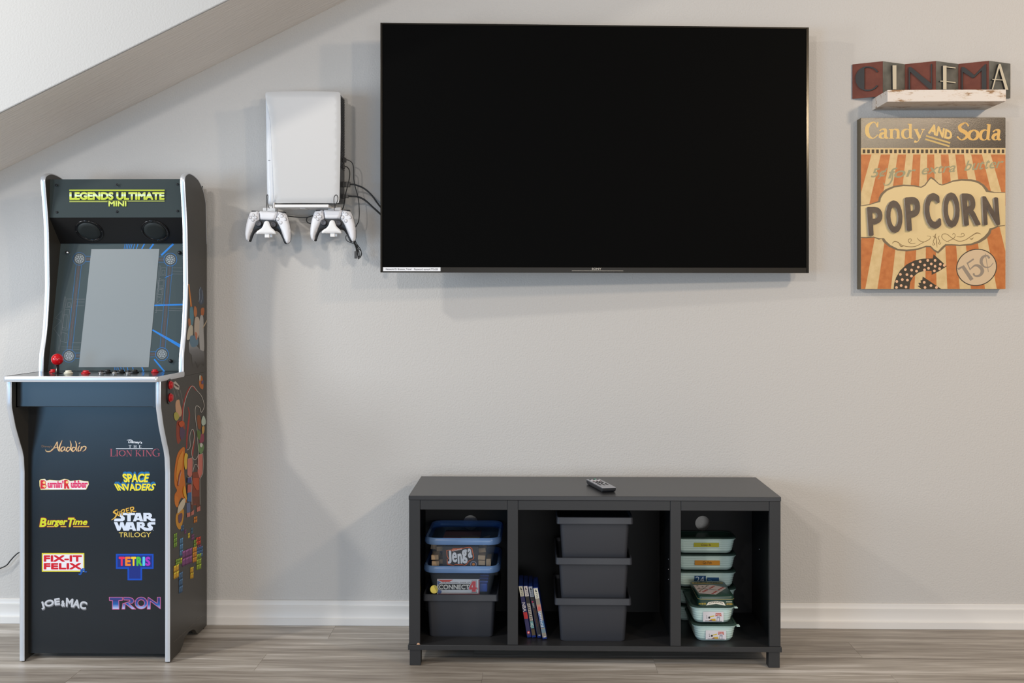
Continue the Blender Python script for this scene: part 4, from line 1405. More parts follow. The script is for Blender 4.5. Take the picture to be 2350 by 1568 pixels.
for k, (tl, tr, bl, br, lab, spc) in enumerate(cases):
    y0 = yg if k < 3 else hz(1250, 1468.5, zs).y
    q = [hy(*bl, y0), hy(*br, y0), hy(*tr, y0), hy(*tl, y0)]
    zmin = min(p.z for p in q)
    for p in q:
        p.z += zs - zmin + 0.0002
    t = thing('game_case', ((q[0].x + q[1].x) / 2, y0 + 0.06, zs), lab, 'game case', 'game cases leaning in the middle bay')
    dv = Vector((0, 0.132, 0))
    MB().hexa([q[0], q[1], q[1] + dv, q[0] + dv, q[3], q[2], q[2] + dv, q[3] + dv]).build('case_shell', case_m, t, bevel=0.0015)
    fn = quad_map(((tl[0] + 0.6, tl[1] + 1.5), (tr[0] - 0.4, tr[1] + 1.5), (br[0] - 0.4, br[1] - 1.5), (bl[0] + 0.6, bl[1] - 1.5)))
    d = Decal((0, y0, 0), (0, -1, 0), lift=0.0006)
    def R_(u0, v0, u1, v1, c, l=0):
        d.poly([fn(u0, v1), fn(u1, v1), fn(u1, v0), fn(u0, v0)], c, l)
    def V_(s, v0, v1, c, u0=0.12, u1=0.88, bold=0.02, l=2):      # words reading down the spine
        d.text(s, None, c, l, bold, fn=lambda a, b: fn(u0 + (u1 - u0) * b, v1 - (v1 - v0) * a))
    R_(0, 0.03, 1, 1, spc)
    R_(0, 0.80, 1, 1, (222, 218, 200) if k in (0, 3) else ((220, 214, 216) if k == 1 else (170, 178, 192)), 1)
    V_('PS5', 0.815, 0.91, (70, 70, 74), 0.3, 0.75, 0.0)
    d.poly([fn(.28, .945), fn(.5, .985), fn(.62, .96), fn(.62, .93), fn(.45, .955), fn(.45, .925)], (50, 50, 54), 2)
    d.poly([fn(.6, .95), fn(.78, .938), fn(.6, .925), fn(.28, .93)], (50, 50, 54), 2)
    if k == 0:
        V_('NBA', 0.50, 0.68, (224, 220, 226), 0.05, 0.95)
        R_(0.0, 0.36, 1, 0.49, (200, 60, 64), 1)
        d.circ(*fn(.5, .09), 3.3, 3.3, (224, 70, 70), 1)
        d.circ(*fn(.5, .09), 1.6, 1.8, (236, 210, 205), 2)
    elif k == 1:
        R_(0.15, 0.32, 0.95, 0.66, (196, 190, 182), 1)
        marks(d, (0.655, 0.25, 0.33, 0.85), (88, 82, 76), 9, 2, fn=lambda u, v: fn(v, u))
        R_(0.1, 0.17, 0.95, 0.31, (120, 166, 170), 1)
        d.stroke([fn(.1, .2), fn(.5, .27), fn(.9, .22)], 1.4, (200, 214, 210), 2)
        R_(0.1, 0.03, 0.95, 0.15, (96, 84, 62), 1)
    elif k == 2:
        d.circ(*fn(.35, .70), 2.0, 2.0, (200, 60, 100), 1)
        marks(d, (0.67, 0.3, 0.575, 0.7), (196, 196, 200), 4, 2, fn=lambda u, v: fn(v, u))
        marks(d, (0.54, 0.4, 0.20, 0.62), (118, 68, 56), 11, 2, fn=lambda u, v: fn(v, u))
        R_(.3, .03, .8, .05, (190, 190, 190), 1)
    else:
        R_(0, 0.55, 1, 0.68, (190, 140, 124), 1)
        R_(0.1, 0.22, 1, 0.36, (72, 112, 150), 1)
        R_(0.0, 0.36, 0.6, 0.52, (84, 104, 160), 1)
        marks(d, (0.54, 0.2, 0.24, 0.75), (222, 226, 230), 9, 2, fn=lambda u, v: fn(v, u))
        d.circ(*fn(.5, .60), 3.2, 5, (206, 104, 96), 1)
        R_(0.0, 0.12, 1, 0.20, (120, 140, 150), 1)
        R_(.3, .03, .8, .05, (210, 210, 210), 1)
    d.build('spine_print', t)

# ------------------------------------------------------------------ remote control
zr1 = z_top + 0.0165
rc_m = mat('remote_black', (40, 42, 46), 0.3, spec=0.5)
rf_m = mat('remote_face_grey', (168, 170, 177), 0.35, metal=0.3)
q = [hz(1382.4, 1120, zr1), hz(1414, 1118.8, zr1), hz(1375.8, 1099, zr1), hz(1345.2, 1100.3, zr1)]
rem = thing('remote_control', ((q[0].x + q[2].x) / 2, (q[0].y + q[2].y) / 2, z_top), 'slim grey television remote lying on the stand top', 'remote')
low = [Vector((p.x, p.y, z_top + 0.0004)) for p in q]
cc = sum((p for p in low), Vector()) / 4
def shr(pts, f, z):
    return [Vector((cc.x + (p.x - cc.x) * f, cc.y + (p.y - cc.y) * f, z)) for p in pts]
MB().loft([shr(low, 0.90, z_top + 0.0004), shr(low, 0.985, z_top + 0.006), shr(low, 1.0, zr1 - 0.0016)]).build('remote_body', rc_m, rem, bevel=0.0022, seg=3)
MB().loft([shr(low, 0.985, zr1 - 0.0016), shr(low, 0.985, zr1)]).build('remote_face', rf_m, rem, bevel=0.0005)
face = rem.children[-1]
def rpt(u, v):                       # u across, v from near end to far end
    a = q[0] + (q[1] - q[0]) * u
    b = q[3] + (q[2] - q[3]) * u
    return a + (b - a) * v
def rbtn(u, v, ru, rv, m, h=0.0012):
    c0 = rpt(u, v)
    eu, ev = (q[1] - q[0]) * ru, (q[3] - q[0]) * rv
    lp = lambda f, z: [Vector(((c0 + eu * math.cos(t) * f + ev * math.sin(t) * f).x, (c0 + eu * math.cos(t) * f + ev * math.sin(t) * f).y, z)) for t in [2 * PI * k / 12 for k in range(12)]]
    MB().loft([lp(1, zr1), lp(1, zr1 + h * 0.7), lp(0.8, zr1 + h)], smooth=False).build('remote_button', m, face)
kb = mat('remote_button_black', (18, 18, 20), 0.4)
kw = mat('remote_button_white', (232, 230, 232), 0.4)
for u in (0.22, 0.5, 0.78):
    rbtn(u, 0.93, 0.08, 0.012, kb)
rbtn(0.62, 0.975, 0.09, 0.012, mat('remote_button_green', (40, 190, 140), 0.4))
for u, v in ((0.2, 0.80), (0.45, 0.81), (0.72, 0.82)):
    rbtn(u, v, 0.115, 0.022, kw)
for u in (0.25, 0.5, 0.75):
    rbtn(u, 0.725, 0.075, 0.018, mat('remote_button_maroon', (84, 40, 48), 0.4))
for k in range(10):
    t = 2 * PI * k / 10
    rbtn(0.5 + 0.25 * math.cos(t), 0.585 + 0.075 * math.sin(t), 0.06, 0.014, kb)
rbtn(0.5, 0.585, 0.1, 0.028, kb)
for u, v in ((0.22, 0.44), (0.5, 0.44), (0.78, 0.44), (0.24, 0.37), (0.5, 0.36), (0.76, 0.37), (0.24, 0.31), (0.76, 0.31), (0.5, 0.29)):
    rbtn(u, v, 0.07, 0.017, kb)

# ================================================================== television
YL, YR = -0.185, -0.090
A = hy(873, 300, YL)
B = hy(1856, 300, YR)
tv_z1 = (hy(873, 52.5, YL).z + hy(1856, 63, YR).z) / 2
tv_z0 = (hy(873, 626, YL).z + hy(1856, 626.5, YR).z) / 2
ud = Vector((B.x - A.x, B.y - A.y, 0))
tvw = ud.length
ud.normalize()
tn = Vector((ud.y, -ud.x, 0))                     # toward the room
if tn.y > 0:
    tn = -tn
def tv(u, z, h=0.0):
    """u metres from the left edge, height z, h metres toward the room"""
    return Vector((A.x, A.y, z)) + ud * u + tn * h
def tvbox(mb, u0, u1, z0, z1, h0, h1):
    return mb.hexa([tv(u0, z0, h0), tv(u1, z0, h0), tv(u1, z0, h1), tv(u0, z0, h1), tv(u0, z1, h0), tv(u1, z1, h0), tv(u1, z1, h1), tv(u0, z1, h1)])
def tvu(px, py=300):
    p = hit(px, py, A, tn)
    return (p - Vector((A.x, A.y, p.z))).dot(ud)
def tvz(px, py):
    return hit(px, py, A, tn).z
tvt = thing('television', tv(tvw / 2, tv_z0), 'large flat black television on the wall above the black stand', 'television')
frame_m = mat('tv_frame_metal', (62, 58, 52), 0.16, metal=0.85)
bez_m = mat('tv_bezel_black', (37, 33, 28), 0.3, spec=0.2)
screen_tv = mat('tv_screen', (11, 11, 11), 0.5, spec=0.015)
u0, u1 = tvu(877.5), tvu(1850)
zs0, zs1_ = tvz(1300, 613.8), tvz(900, 56.5)
tvbox(MB(), 0.001, tvw - 0.001, tv_z0 + 0.001, tv_z1 - 0.001, -0.028, -0.002).build('back_shell', mat('tv_back_plastic', (26, 26, 27), 0.5), tvt, bevel=0.004)
tvbox(MB(), tvw * 0.28, tvw * 0.72, tv_z0 + 0.12, tv_z1 - 0.22, -0.062, -0.0285).build('back_housing', mat('tv_back_plastic', (26, 26, 27), 0.5), tvt, bevel=0.01)
m_ = MB()
for (a, b, c, d_) in ((0, u0, tv_z0, tv_z1), (u1, tvw, tv_z0, tv_z1), (u0, u1, zs1_, tv_z1)):
    tvbox(m_, a, b, c, d_, -0.006, 0.0025)
m_.build('frame', frame_m, tvt, bevel=0.001)
tvbox(MB(), u0, u1, zs0, zs1_, -0.003, 0.0).build('screen', screen_tv, tvt)
bot = tvbox(MB(), u0, u1, tv_z0, zs0, -0.006, 0.0025).build('bottom_bezel', bez_m, tvt, bevel=0.0008)
# raised lip at the middle of the lower edge and the maker's name
tvbox(MB(), tvu(1312), tvu(1430), tvz(1370, 622.3), tvz(1370, 621.3), 0.0026, 0.0036).build('bezel_lip', mat('lip_steel', (120, 114, 106), 0.3, metal=0.8), bot)
pt = tv(0, 0, 0.0026)
d = Decal(pt, tn)
def fn_s(u, v):
    return 1358 + u * 22, 619.4 - v * 4.6
d.text('SONY', None, ink((196, 190, 180)), 0, 0.02, fn=fn_s)
d.build('maker_name', bot)
# paper strip with the network name
st = tvbox(MB(), tvu(879.4), tvu(1011), tvz(940, 622.6), tvz(940, 613.8), 0.0026, 0.0031).build('paper_strip', mat('white_paper', (238, 238, 240), 0.6), tvt)
d = Decal(tv(0, 0, 0.0031), tn, lift=0.0002)
d.text('Network ID: Branson_Travel', (885.5, 616.1, 944, 620.8), (60, 60, 68), 0, 0.012)
d.text('Password: eames4.773.628', (950.5, 616.1, 1004.5, 620.6), (60, 60, 68), 0, 0.012)
d.build('strip_words', st)
# swivel arm to the wall
arm_m = mat('mount_black_steel', (24, 24, 25), 0.4, metal=0.5)
mc = tv(tvw / 2, (tv_z0 + tv_z1) / 2, -0.062)
MB().box(mc.x - 0.06, mc.x + 0.06, -0.014, -0.0008, mc.z - 0.12, mc.z + 0.12).build('wall_plate', arm_m, tvt, bevel=0.002)
MB().box(mc.x - 0.03, mc.x + 0.03, mc.y - 0.002, -0.0142, mc.z - 0.05, mc.z + 0.05).build('mount_arm', arm_m, tvt, bevel=0.002)

# ================================================================== game console on the wall
YF = -0.150
pw_m = mat('console_white', (200, 199, 198), 0.35, spec=0.4)
pw2_m = mat('mount_white_plastic', (236, 234, 232), 0.4)
ck_m = mat('console_black', (20, 20, 22), 0.3)
def W(px, py, y):
    return hy(px, py, y)
cons = thing('game_console', W(695, 470, -0.08), 'white game console hung upright on the wall left of the television', 'game console')
# front plate
edge = [(612, 211.5), (650, 210), (700, 209.3), (745, 209.8), (776, 211), (780.6, 213.5), (781.6, 222), (781.9, 300), (780.8, 380), (779.2, 455), (777.6, 465), (772, 467), (755, 466.5), (690, 466.2), (629.5, 466.5),
        (628.5, 440), (626, 390), (623, 330), (620, 275), (617.5, 262), (614, 245), (610, 228), (609.1, 220), (609.2, 214)]
out2 = [(W(a, b, YF).x, W(a, b, YF).z) for a, b in edge]
mb = MB()
pillow(mb, out2, lambda u, v, h: (u, YF - h * 0.75, v), 0.006, 0.012, 0.016, back=0.5)
mb.build('front_plate', pw_m, cons, smooth=50)
# disc drive bulge at the left edge
bul = [(609.6, 222), (613, 221), (618, 224), (624, 256), (628, 290), (632, 340), (635, 420), (636, 464), (626, 470), (614.2, 466.5), (613, 420), (611.2, 330)]
out3 = [(W(a, b, YF + 0.012).x, W(a, b, YF + 0.012).z) for a, b in bul]
mb = MB()
pillow(mb, out3, lambda u, v, h: (u, YF + 0.012 - h, v), 0.008, 0.014, 0.008, back=1.5)
drive = mb.build('disc_drive_shell', mat('console_white_side', (214, 217, 222), 0.3), cons, smooth=50)
p = W(617.5, 368, YF + 0.003)
MB().box(p.x - 0.0035, p.x + 0.0035, p.y - 0.0006, p.y + 0.002, p.z - 0.0006, p.z + 0.0006).build('drive_slot', ck_m, drive)
# black core and rear plate
c0, c1 = W(619, 464, YF + 0.006), W(781.2, 216, YF + 0.006)
MB().box(c0.x, c1.x - 0.001, YF + 0.006, -0.056, c0.z, c1.z).build('core', ck_m, cons, bevel=0.003)
zr0, zr1_ = c0.z, c1.z
m_ = MB()
for k in range(44):
    z = zr0 + 0.12 + (zr1_ - zr0 - 0.13) * k / 43
    m_.box(c1.x - 0.0008, c1.x + 0.0006, YF + 0.016, -0.062, z, z + 0.0022)
fin = m_.build('vent_fins', mat('vent_grey', (58, 58, 60), 0.5), cons)
fin['kind'] = 'stuff'
b0, b1 = W(612, 470, -0.05), W(787.3, 214, -0.05)
mb = MB()
pillow(mb, rrect(b0.x, b1.x, b0.z, b1.z, 0.012, 5), lambda u, v, h: (u, -0.05 - h * 0.4, v), 0.004, 0.01, 0.02, back=0.4)
mb.build('rear_plate', pw_m, cons, smooth=50)

mount = thing('console_wall_mount', W(700, 476, -0.05), 'white plastic wall bracket with two controller cradles under the console', 'wall bracket')
q0, q1 = W(630, 476, YF - 0.004), W(754, 469.2, YF - 0.004)
MB().box(q0.x, q1.x, YF - 0.004, -0.052, q0.z, q1.z).build('mount_ledge', pw2_m, mount, bevel=0.0015)
MB().box(q0.x - 0.004, q0.x - 0.0005, YF - 0.006, YF + 0.03, W(630, 478, YF).z, W(630, 465, YF).z).build('ledge_end', pw2_m, mount, bevel=0.001)
MB().box(b0.x + 0.02, b1.x - 0.03, -0.038, -0.0006, q0.z + 0.022, q0.z + 0.30).build('wall_plate', pw2_m, mount, bevel=0.002)
for px0, px1 in ((638, 662), (727, 752)):
    a, b = W(px0, 479.5, -0.10), W(px1, 476, -0.10)
    MB().box(a.x, b.x, -0.11, -0.06, a.z, q0.z - 0.0003).build('clip', pw2_m, mount, bevel=0.0015)
a, b = W(687.5, 478.6, -0.13), W(700.5, 474.5, -0.13)
usb = MB().box(a.x, b.x, -0.13, -0.07, a.z, q0.z - 0.0003).build('port_block', pw2_m, mount, bevel=0.001)
a, b = W(690, 476.7, -0.1302), W(698.5, 474.9, -0.1302)
MB().box(a.x, b.x, -0.1306, -0.129, a.z, b.z).build('port_opening', ck_m, usb)

# ------------------------------------------------------------------ controllers
YC = -0.105
SC = 3.735 / 2430 / 7.581
def cl(x, y):
    return ((x - 1708) * SC, (600 - y) * SC)
body_px = [(1395, 412), (1460, 399), (1540, 394), (1710, 392), (1870, 397), (1960, 404), (2010, 430), (2042, 480), (2080, 590), (2105, 720), (2112, 850), (2100, 915), (2066, 950), (2030, 960), (1998, 945), (1960, 868), (1925, 800), (1885, 752),
           (1835, 738), (1700, 735), (1570, 735), (1520, 750), (1470, 785), (1440, 850), (1424, 900), (1408, 940), (1370, 935), (1325, 905), (1306, 830), (1309, 720), (1325, 600), (1360, 480)]
wl_px = [(1397, 414), (1460, 401), (1535, 397), (1546, 470), (1553, 545), (1496, 622), (1445, 720), (1402, 830), (1375, 933), (1345, 924), (1324, 900), (1305, 830), (1308, 720), (1325, 600), (1360, 480)]
wr_px = [(1872, 402), (1960, 407), (2010, 432), (2040, 480), (2079, 590), (2104, 720), (2111, 850), (2099, 915), (2064, 948), (2036, 938), (1990, 850), (1944, 745), (1894, 635), (1838, 548), (1852, 500)]
tp_px = [(1545, 402), (1600, 398), (1710, 397), (1820, 398), (1866, 403), (1855, 460), (1840, 520), (1826, 545), (1800, 554), (1700, 556), (1600, 553), (1574, 545), (1560, 520), (1552, 460)]
shell_m = mat('controller_white', (232, 231, 234), 0.38, spec=0.5)
cblack_m = mat('controller_black', (36, 37, 40), 0.4)
cgrey_m = mat('controller_grey', (84, 84, 90), 0.5)
cclear_m = mat('controller_button', (222, 221, 224), 0.3)
cline_m = mat('button_outline', (158, 157, 162), 0.5)
def controller(loc, roll, label):
    t = thing('game_controller', (0, 0, 0), label, 'game controller', 'game controllers hanging under the console')
    def mk(pts, y0, h, r, name, m, back, parent=None, step=0.0055):
        o2 = [(p[0], p[1]) for p in spline([cl(*q_) for q_ in pts], 3, True)]
        mb_ = MB()
        pillow(mb_, o2, lambda u, v, hh: (u, y0 - hh, v), h, r, step, back)
        return mb_.build(name, m, parent or t, smooth=55)
    mk(body_px, 0.0, 0.0065, 0.022, 'body', cblack_m, 2.2)
    wl = mk(wl_px, -0.0052, 0.0125, 0.017, 'shell', shell_m, 0.9)
    wr = mk(wr_px, -0.0052, 0.0125, 0.017, 'shell', shell_m, 0.9)
    mk(tp_px, -0.0066, 0.0085, 0.007, 'touch_pad', shell_m, 0.8)
    yt = -0.0185
    for (x, y) in ((1548, 620), (1803, 630)):
        u, v = cl(x, y)
        st_ = MB().lathe([(0.0112, 0.002), (0.0112, 0.009), (0.0096, 0.0105), (0.006, 0.0095)], (u, -0.0045, v), (0, -1, 0), n=24, cap1=False).build('thumb_stick', cblack_m, t)
        MB().lathe([(0.0088, 0.0103), (0.0084, 0.0112), (0.0066, 0.0112), (0.0052, 0.0098), (0, 0.0094)], (u, -0.0045, v), (0, -1, 0), n=24, cap0=False, cap1=False).build('stick_cap', cgrey_m, st_)
    def disc(u, v, r, name, m, y, h, par, rot=None):
        return MB().lathe([(r, 0), (r, h * 0.6), (r * 0.8, h), (0, h)], (u, y, v), (0, -1, 0), n=20, cap1=False).build(name, m, par)
    for (x, y) in ((1455, 478), (1408, 520), (1497, 518), (1449, 562)):
        u, v = cl(x, y)
        b = disc(u, v, 0.0058, 'direction_key', cline_m, -0.0155, 0.0030, wl)
    for (x, y) in ((1455, 478), (1408, 520), (1497, 518), (1449, 562)):
        u, v = cl(x, y)
        disc(u, v, 0.0050, 'direction_key_top', cclear_m, -0.0155, 0.0036, wl)
    for (x, y) in ((1951, 478), (1886, 530), (2008, 532), (1943, 590)):
        u, v = cl(x, y)
        disc(u, v, 0.0066, 'action_button', cline_m, -0.0152 if x < 1990 else -0.0142, 0.0030, wr)
        disc(u, v, 0.0058, 'action_button_top', cclear_m, -0.0152 if x < 1990 else -0.0142, 0.0036, wr)
    for (x, y, sx__, par) in ((1522, 440, 0.5, wl), (1892, 448, -0.5, wr)):
        u, v = cl(x, y)
        MB().tube([(u - sx__ * 0.002, -0.0165, v + 0.0028), (u + sx__ * 0.001, -0.0172, v), (u - sx__ * 0.002, -0.0168, v - 0.0028)], 0.0006, 6).build('menu_button', cline_m, par)
    # shoulder keys
    for x0, x1 in ((1405, 1530), (1885, 2000)):
        a, b = cl(x0, 412), cl(x1, 393)
        MB().box(a[0], b[0], -0.010, 0.008, a[1], b[1] - 0.0005).build('shoulder_key', cblack_m, t, bevel=0.002)
    # point the letters and marks stay off: keys carry plain tops
    t.location = loc
    t.rotation_euler = (0, roll, 0)
    return t
pR = W(540 + 1708 / 7.581, 430 + 600 / 7.581, YC)
pL = W(540 + 582 / 7.581, 430 + 622 / 7.581, YC)
ctrR = controller(pR, 0.0, 'white and black game controller on the cradle nearer the television')
ctrL = controller(pL, 0.035, 'white and black game controller on the cradle nearer the arcade cabinet')

def cradle(px_c, py_c):
    """hook in front of the controller, its hanger and tab"""
    s = 1 / 7.581
    prof_ = [(-182, 52), (-178, 12), (-150, -12), (-100, -45), (-66, -95), (-48, -150), (-22, -172), (8, -173), (34, -158), (52, -110), (78, -60), (122, -18), (146, 15), (152, 52), (80, 46), (0, 50), (-100, 48)]
    yc = YC - 0.030
    pts = [(W(px_c + a * s, py_c + b * s, yc).x, W(px_c + a * s, py_c + b * s, yc).z) for a, b in prof_]
    o2 = [(p.x, p.y) for p in spline(pts, 3, True)]
    mb_ = MB()
    pillow(mb_, o2, lambda u, v, h: (u, yc - h, v), 0.004, 0.008, 0.004, 0.6)
    cr = mb_.build('controller_cradle', pw2_m, mount, smooth=50)
    # ledge under the controller and the back hanger
    a, b = W(px_c - 160 * s, py_c + 46 * s, yc), W(px_c + 130 * s, py_c + 34 * s, yc)
    MB().box(a.x, b.x, yc, -0.082, a.z, b.z).build('cradle_ledge', pw2_m, cr, bevel=0.0015)
    a, b = W(px_c - 40 * s, py_c + 115 * s, yc + 0.004), W(px_c + 40 * s, py_c + 40 * s, yc + 0.004)
    MB().box(a.x, b.x, yc + 0.004, yc + 0.012, a.z, b.z).build('cradle_tab', pw2_m, cr, bevel=0.0015)
    MB().box(a.x, b.x, -0.085, -0.079, a.z + 0.004, W(px_c, 474, -0.08).z).build('hanger_strip', pw2_m, cr, bevel=0.001)
    return cr
cradle(540 + 550 / 7.581, 430 + 775 / 7.581 - 2)
cradle(540 + 1690 / 7.581, 430 + 762 / 7.581 - 2)
for px0, px1, py0, py1 in ((603, 632, 487, 477), (752.5, 782, 485, 475)):
    a, b = W(px0, py0, -0.095), W(px1, py1, -0.095)
    MB().box(a.x, b.x, -0.095, -0.052, a.z, b.z).build('hanger_block', pw2_m, mount, bevel=0.002)

# ------------------------------------------------------------------ cables
cab_m = mat('black_cable', (26, 26, 26), 0.5)
def cable(pts, r, label, zs_=True, n=6, name='cable', plug=None, group=None):
    t = thing(name, W(pts[0][0], pts[0][1], pts[0][2]), label, 'cable', group)
    P = spline([W(*p) for p in pts], 6)
    MB().tube(P, r, 8).build('wire', cab_m, t)
    for (x0, x1, y0, y1, yy, th) in (plug or ()):
        a, b = W(x0, y1, yy), W(x1, y0, yy)
        MB().box(a.x, b.x, yy - th, yy + th, a.z, b.z).build('plug', mat('grey_plug', (62, 61, 60), 0.45), t, bevel=0.0012)
    return t
cable([(794, 367, -0.085), (800, 368, -0.085), (808, 374, -0.085), (811.5, 386, -0.085), (812, 410, -0.085), (815, 428, -0.083), (820, 446, -0.082), (823.5, 466, -0.08), (824.5, 490, -0.08), (823, 508, -0.08), (819, 516, -0.08), (815, 524, -0.08)], 0.0016,
      'thin black cable from the uppermost plug, hanging down beside the right controller', plug=((783.5, 794.5, 362.5, 373, -0.085, 0.005),))
cable([(791, 382, -0.09), (797, 384, -0.09), (802, 392, -0.09), (802, 408, -0.09), (797.5, 428, -0.09), (793, 446, -0.09), (791, 462, -0.09), (787, 478, -0.085), (778, 490, -0.075)], 0.0018,
      'thin black cable from the second plug, running behind the right controller', plug=((783, 791.5, 378.5, 387.5, -0.09, 0.005),))
cable([(802, 423.5, -0.085), (811, 423.5, -0.085), (822, 426.5, -0.085), (836, 433, -0.085), (852, 447, -0.085), (866, 466, -0.08), (876, 478, -0.075), (900, 500, -0.06)], 0.0030,
      'thick black cable from the big square plug to behind the television', plug=((782, 803.5, 417.5, 429.5, -0.085, 0.006),))
cable([(798, 450.5, -0.085), (808, 451, -0.085), (822, 452, -0.085), (838, 460, -0.085), (856, 476, -0.08), (868, 487, -0.075), (878, 496, -0.07), (900, 515, -0.06)], 0.0032,
      'lowest thick black cable from the console to behind the television', plug=((781.5, 793, 446.5, 456, -0.085, 0.006), (793, 800, 447.5, 454.5, -0.085, 0.004)))
cable([(612.5, 483, -0.118), (612.5, 474, -0.150), (611.5, 462, -0.168), (612, 450, -0.172), (613.3, 447, -0.172), (614.8, 450, -0.172), (614.4, 462, -0.168), (615, 471, -0.158), (618, 478, -0.120)], 0.0013,
      'short looped black charging lead above the controller nearer the arcade cabinet', name='charging_lead')
cable([(767, 483, -0.118), (767, 471, -0.158), (766.3, 461, -0.168), (767, 452, -0.172), (771.5, 447.5, -0.173), (775, 452, -0.172), (775, 460, -0.168), (771, 469, -0.160), (769, 477, -0.122)], 0.0013,
      'short looped black charging lead above the controller nearer the television', name='charging_lead')
cable([(640, 496, -0.07), (660, 496.2, -0.065), (680, 498.5, -0.06), (700, 499.5, -0.06), (712, 497, -0.062), (725, 492, -0.07), (740, 488, -0.075)], 0.0019,
      'black cable strung between the two controllers behind them')
cable([(724, 495, -0.066), (712, 497, -0.064), (705, 500, -0.064), (703.3, 506, -0.066), (706, 510.5, -0.068), (712, 513.5, -0.07), (722, 516, -0.072)], 0.0017,
      'short black cable loop at the left side of the right controller')
bun = thing('cable_bundle', W(818, 575, -0.07), 'tied bundle of spare black cable dangling under the right controller', 'cable')
loops_ = [[(810, 548), (814, 562), (819, 572), (822, 588), (826, 592), (829, 580), (827, 572), (820, 562), (814, 552)],
          [(811, 548), (816, 560), (822, 570), (828, 576), (830, 584), (826, 590), (823, 580), (818, 566), (813, 556)],
          [(812, 550), (817, 566), (820, 580), (822, 594), (824, 592), (824, 578), (820, 564), (815, 552)],
          [(809, 549), (813, 560), (817, 570), (817.5, 578)]]
for k, lp in enumerate(loops_):
    P = spline([W(a, b, -0.070 - 0.004 * k) for a, b in lp], 5)
    MB().tube(P, 0.0014, 7).build('wire', cab_m, bun)
a, b = W(813.5, 593.5, -0.08), W(819.5, 577, -0.08)
MB().box(a.x, b.x, -0.084, -0.078, a.z, b.z).build('plug', mat('grey_plug', (62, 61, 60), 0.45), bun, bevel=0.0012)
a = W(816.8, 596, -0.081)
MB().box(a.x - 0.0012, a.x + 0.0012, -0.082, -0.080, a.z, a.z + 0.005).build('plug_tip', mat('nickel_pin', (190, 190, 192), 0.25, metal=1.0), bun)
P = spline([W(x, y, -0.068) for x, y in ((795, 540), (793.5, 545), (795, 551), (800, 555), (808, 558), (813, 560))], 5)
MB().tube(P, 0.0013, 7).build('wire', cab_m, bun)

# power cord left of the arcade cabinet
cable([(60, 1262, -0.02), (43, 1269, -0.02), (34, 1276, -0.02), (24, 1287, -0.02), (16, 1297, -0.02), (5, 1303, -0.02), (-20, 1312, -0.02)], 0.0022,
      'thin black power cord on the wall left of the arcade cabinet', name='power_cord')

# ================================================================== shelf and folded letter sign
YSH = None
sf_y = -0.168
fl, fr = hy(2036.7, 220, sf_y), hy(2309, 220, sf_y)
zt_s, zb_s = hy(2170, 205.8, sf_y).z, hy(2170, 233, sf_y).z
wood_w = mat('whitewashed_wood', (222, 214, 206), 0.6, spec=0.3)
def whitewash(m, strong):
    tc = N(m, 'ShaderNodeTexCoord')
    mp = N(m, 'ShaderNodeMapping')
    mp.inputs['Scale'].default_value = (14, 60, 60)
    n1 = N(m, 'ShaderNodeTexNoise')
    n1.inputs['Scale'].default_value = 1.6
    n1.inputs['Detail'].default_value = 6
    n1.inputs['Roughness'].default_value = 0.72
    mp2 = N(m, 'ShaderNodeMapping')
    mp2.inputs['Scale'].default_value = (5, 12, 12)
    n2 = N(m, 'ShaderNodeTexNoise')
    n2.inputs['Scale'].default_value = 1.5
    n2.inputs['Detail'].default_value = 1
    L(m, tc.outputs['Object'], mp.inputs['Vector'])
    L(m, mp.outputs[0], n1.inputs['Vector'])
    L(m, tc.outputs['Object'], mp2.inputs['Vector'])
    L(m, mp2.outputs[0], n2.inputs['Vector'])
    mul = N(m, 'ShaderNodeMath', operation='MULTIPLY_ADD')
    L(m, n2.outputs['Fac'], mul.inputs[0])
    mul.inputs[1].default_value = 0.45
    L(m, n1.outputs['Fac'], mul.inputs[2])
    r = ramp(m, [(0.70 - strong, (224, 215, 206)), (0.76 - strong, (212, 196, 180)), (0.82 - strong, (150, 116, 82))])
    L(m, mul.outputs[0], r.inputs[0])
    L(m, r.outputs[0], pbsdf(m).inputs['Base Color'])
    bu = N(m, 'ShaderNodeBump')
    bu.inputs['Strength'].default_value = 0.35
    bu.inputs['Distance'].default_value = 0.002
    bu.invert = True
    L(m, n1.outputs['Fac'], bu.inputs['Height'])
    L(m, bu.outputs[0], pbsdf(m).inputs['Normal'])
whitewash(wood_w, -0.06)
shelf = MB().box(fl.x, fr.x, sf_y, -0.0008, zb_s, zt_s).build('wall_shelf', wood_w, None, bevel=0.0015)
tag(shelf, 'thick whitewashed wooden shelf with worn edges under the folded letter sign', 'shelf')

sign = thing('letter_sign', (hy(2137, 223, 0).x, -0.03, zt_s + 0.0006), 'red and grey folded metal sign spelling a word, standing on the white shelf', 'sign')
YV, YRG = -0.006, -0.054
xs_ = [hy(1956, 200, YV).x, hy(2026, 200, YRG).x, hy(2076.5, 200, YV).x, hy(2148, 200, YRG).x, hy(2199, 200, YV).x, hy(2269.7, 200, YRG).x, hy(2318.8, 200, YV).x]
zb = zt_s + 0.0006
ztp = (hy(2026, 141, YRG).z + hy(1956, 147.5, YV).z) / 2
redp = mat('sign_red_paint', (112, 60, 54), 0.6, spec=0.3)
speckle(redp, 30, 1, (104, 56, 44), (116, 64, 50))
galv = mat('sign_grey_metal', (124, 121, 112), 0.42, metal=0.55)
speckle(galv, 14, 1, (112, 110, 102), (150, 147, 136))
blk_m = mat('sign_black_letter', (46, 44, 42), 0.55)
crm_m = mat('sign_cream_letter', (216, 206, 182), 0.5)
word = ['C', 'I', 'N', 'E', 'M', 'A']
panels = []
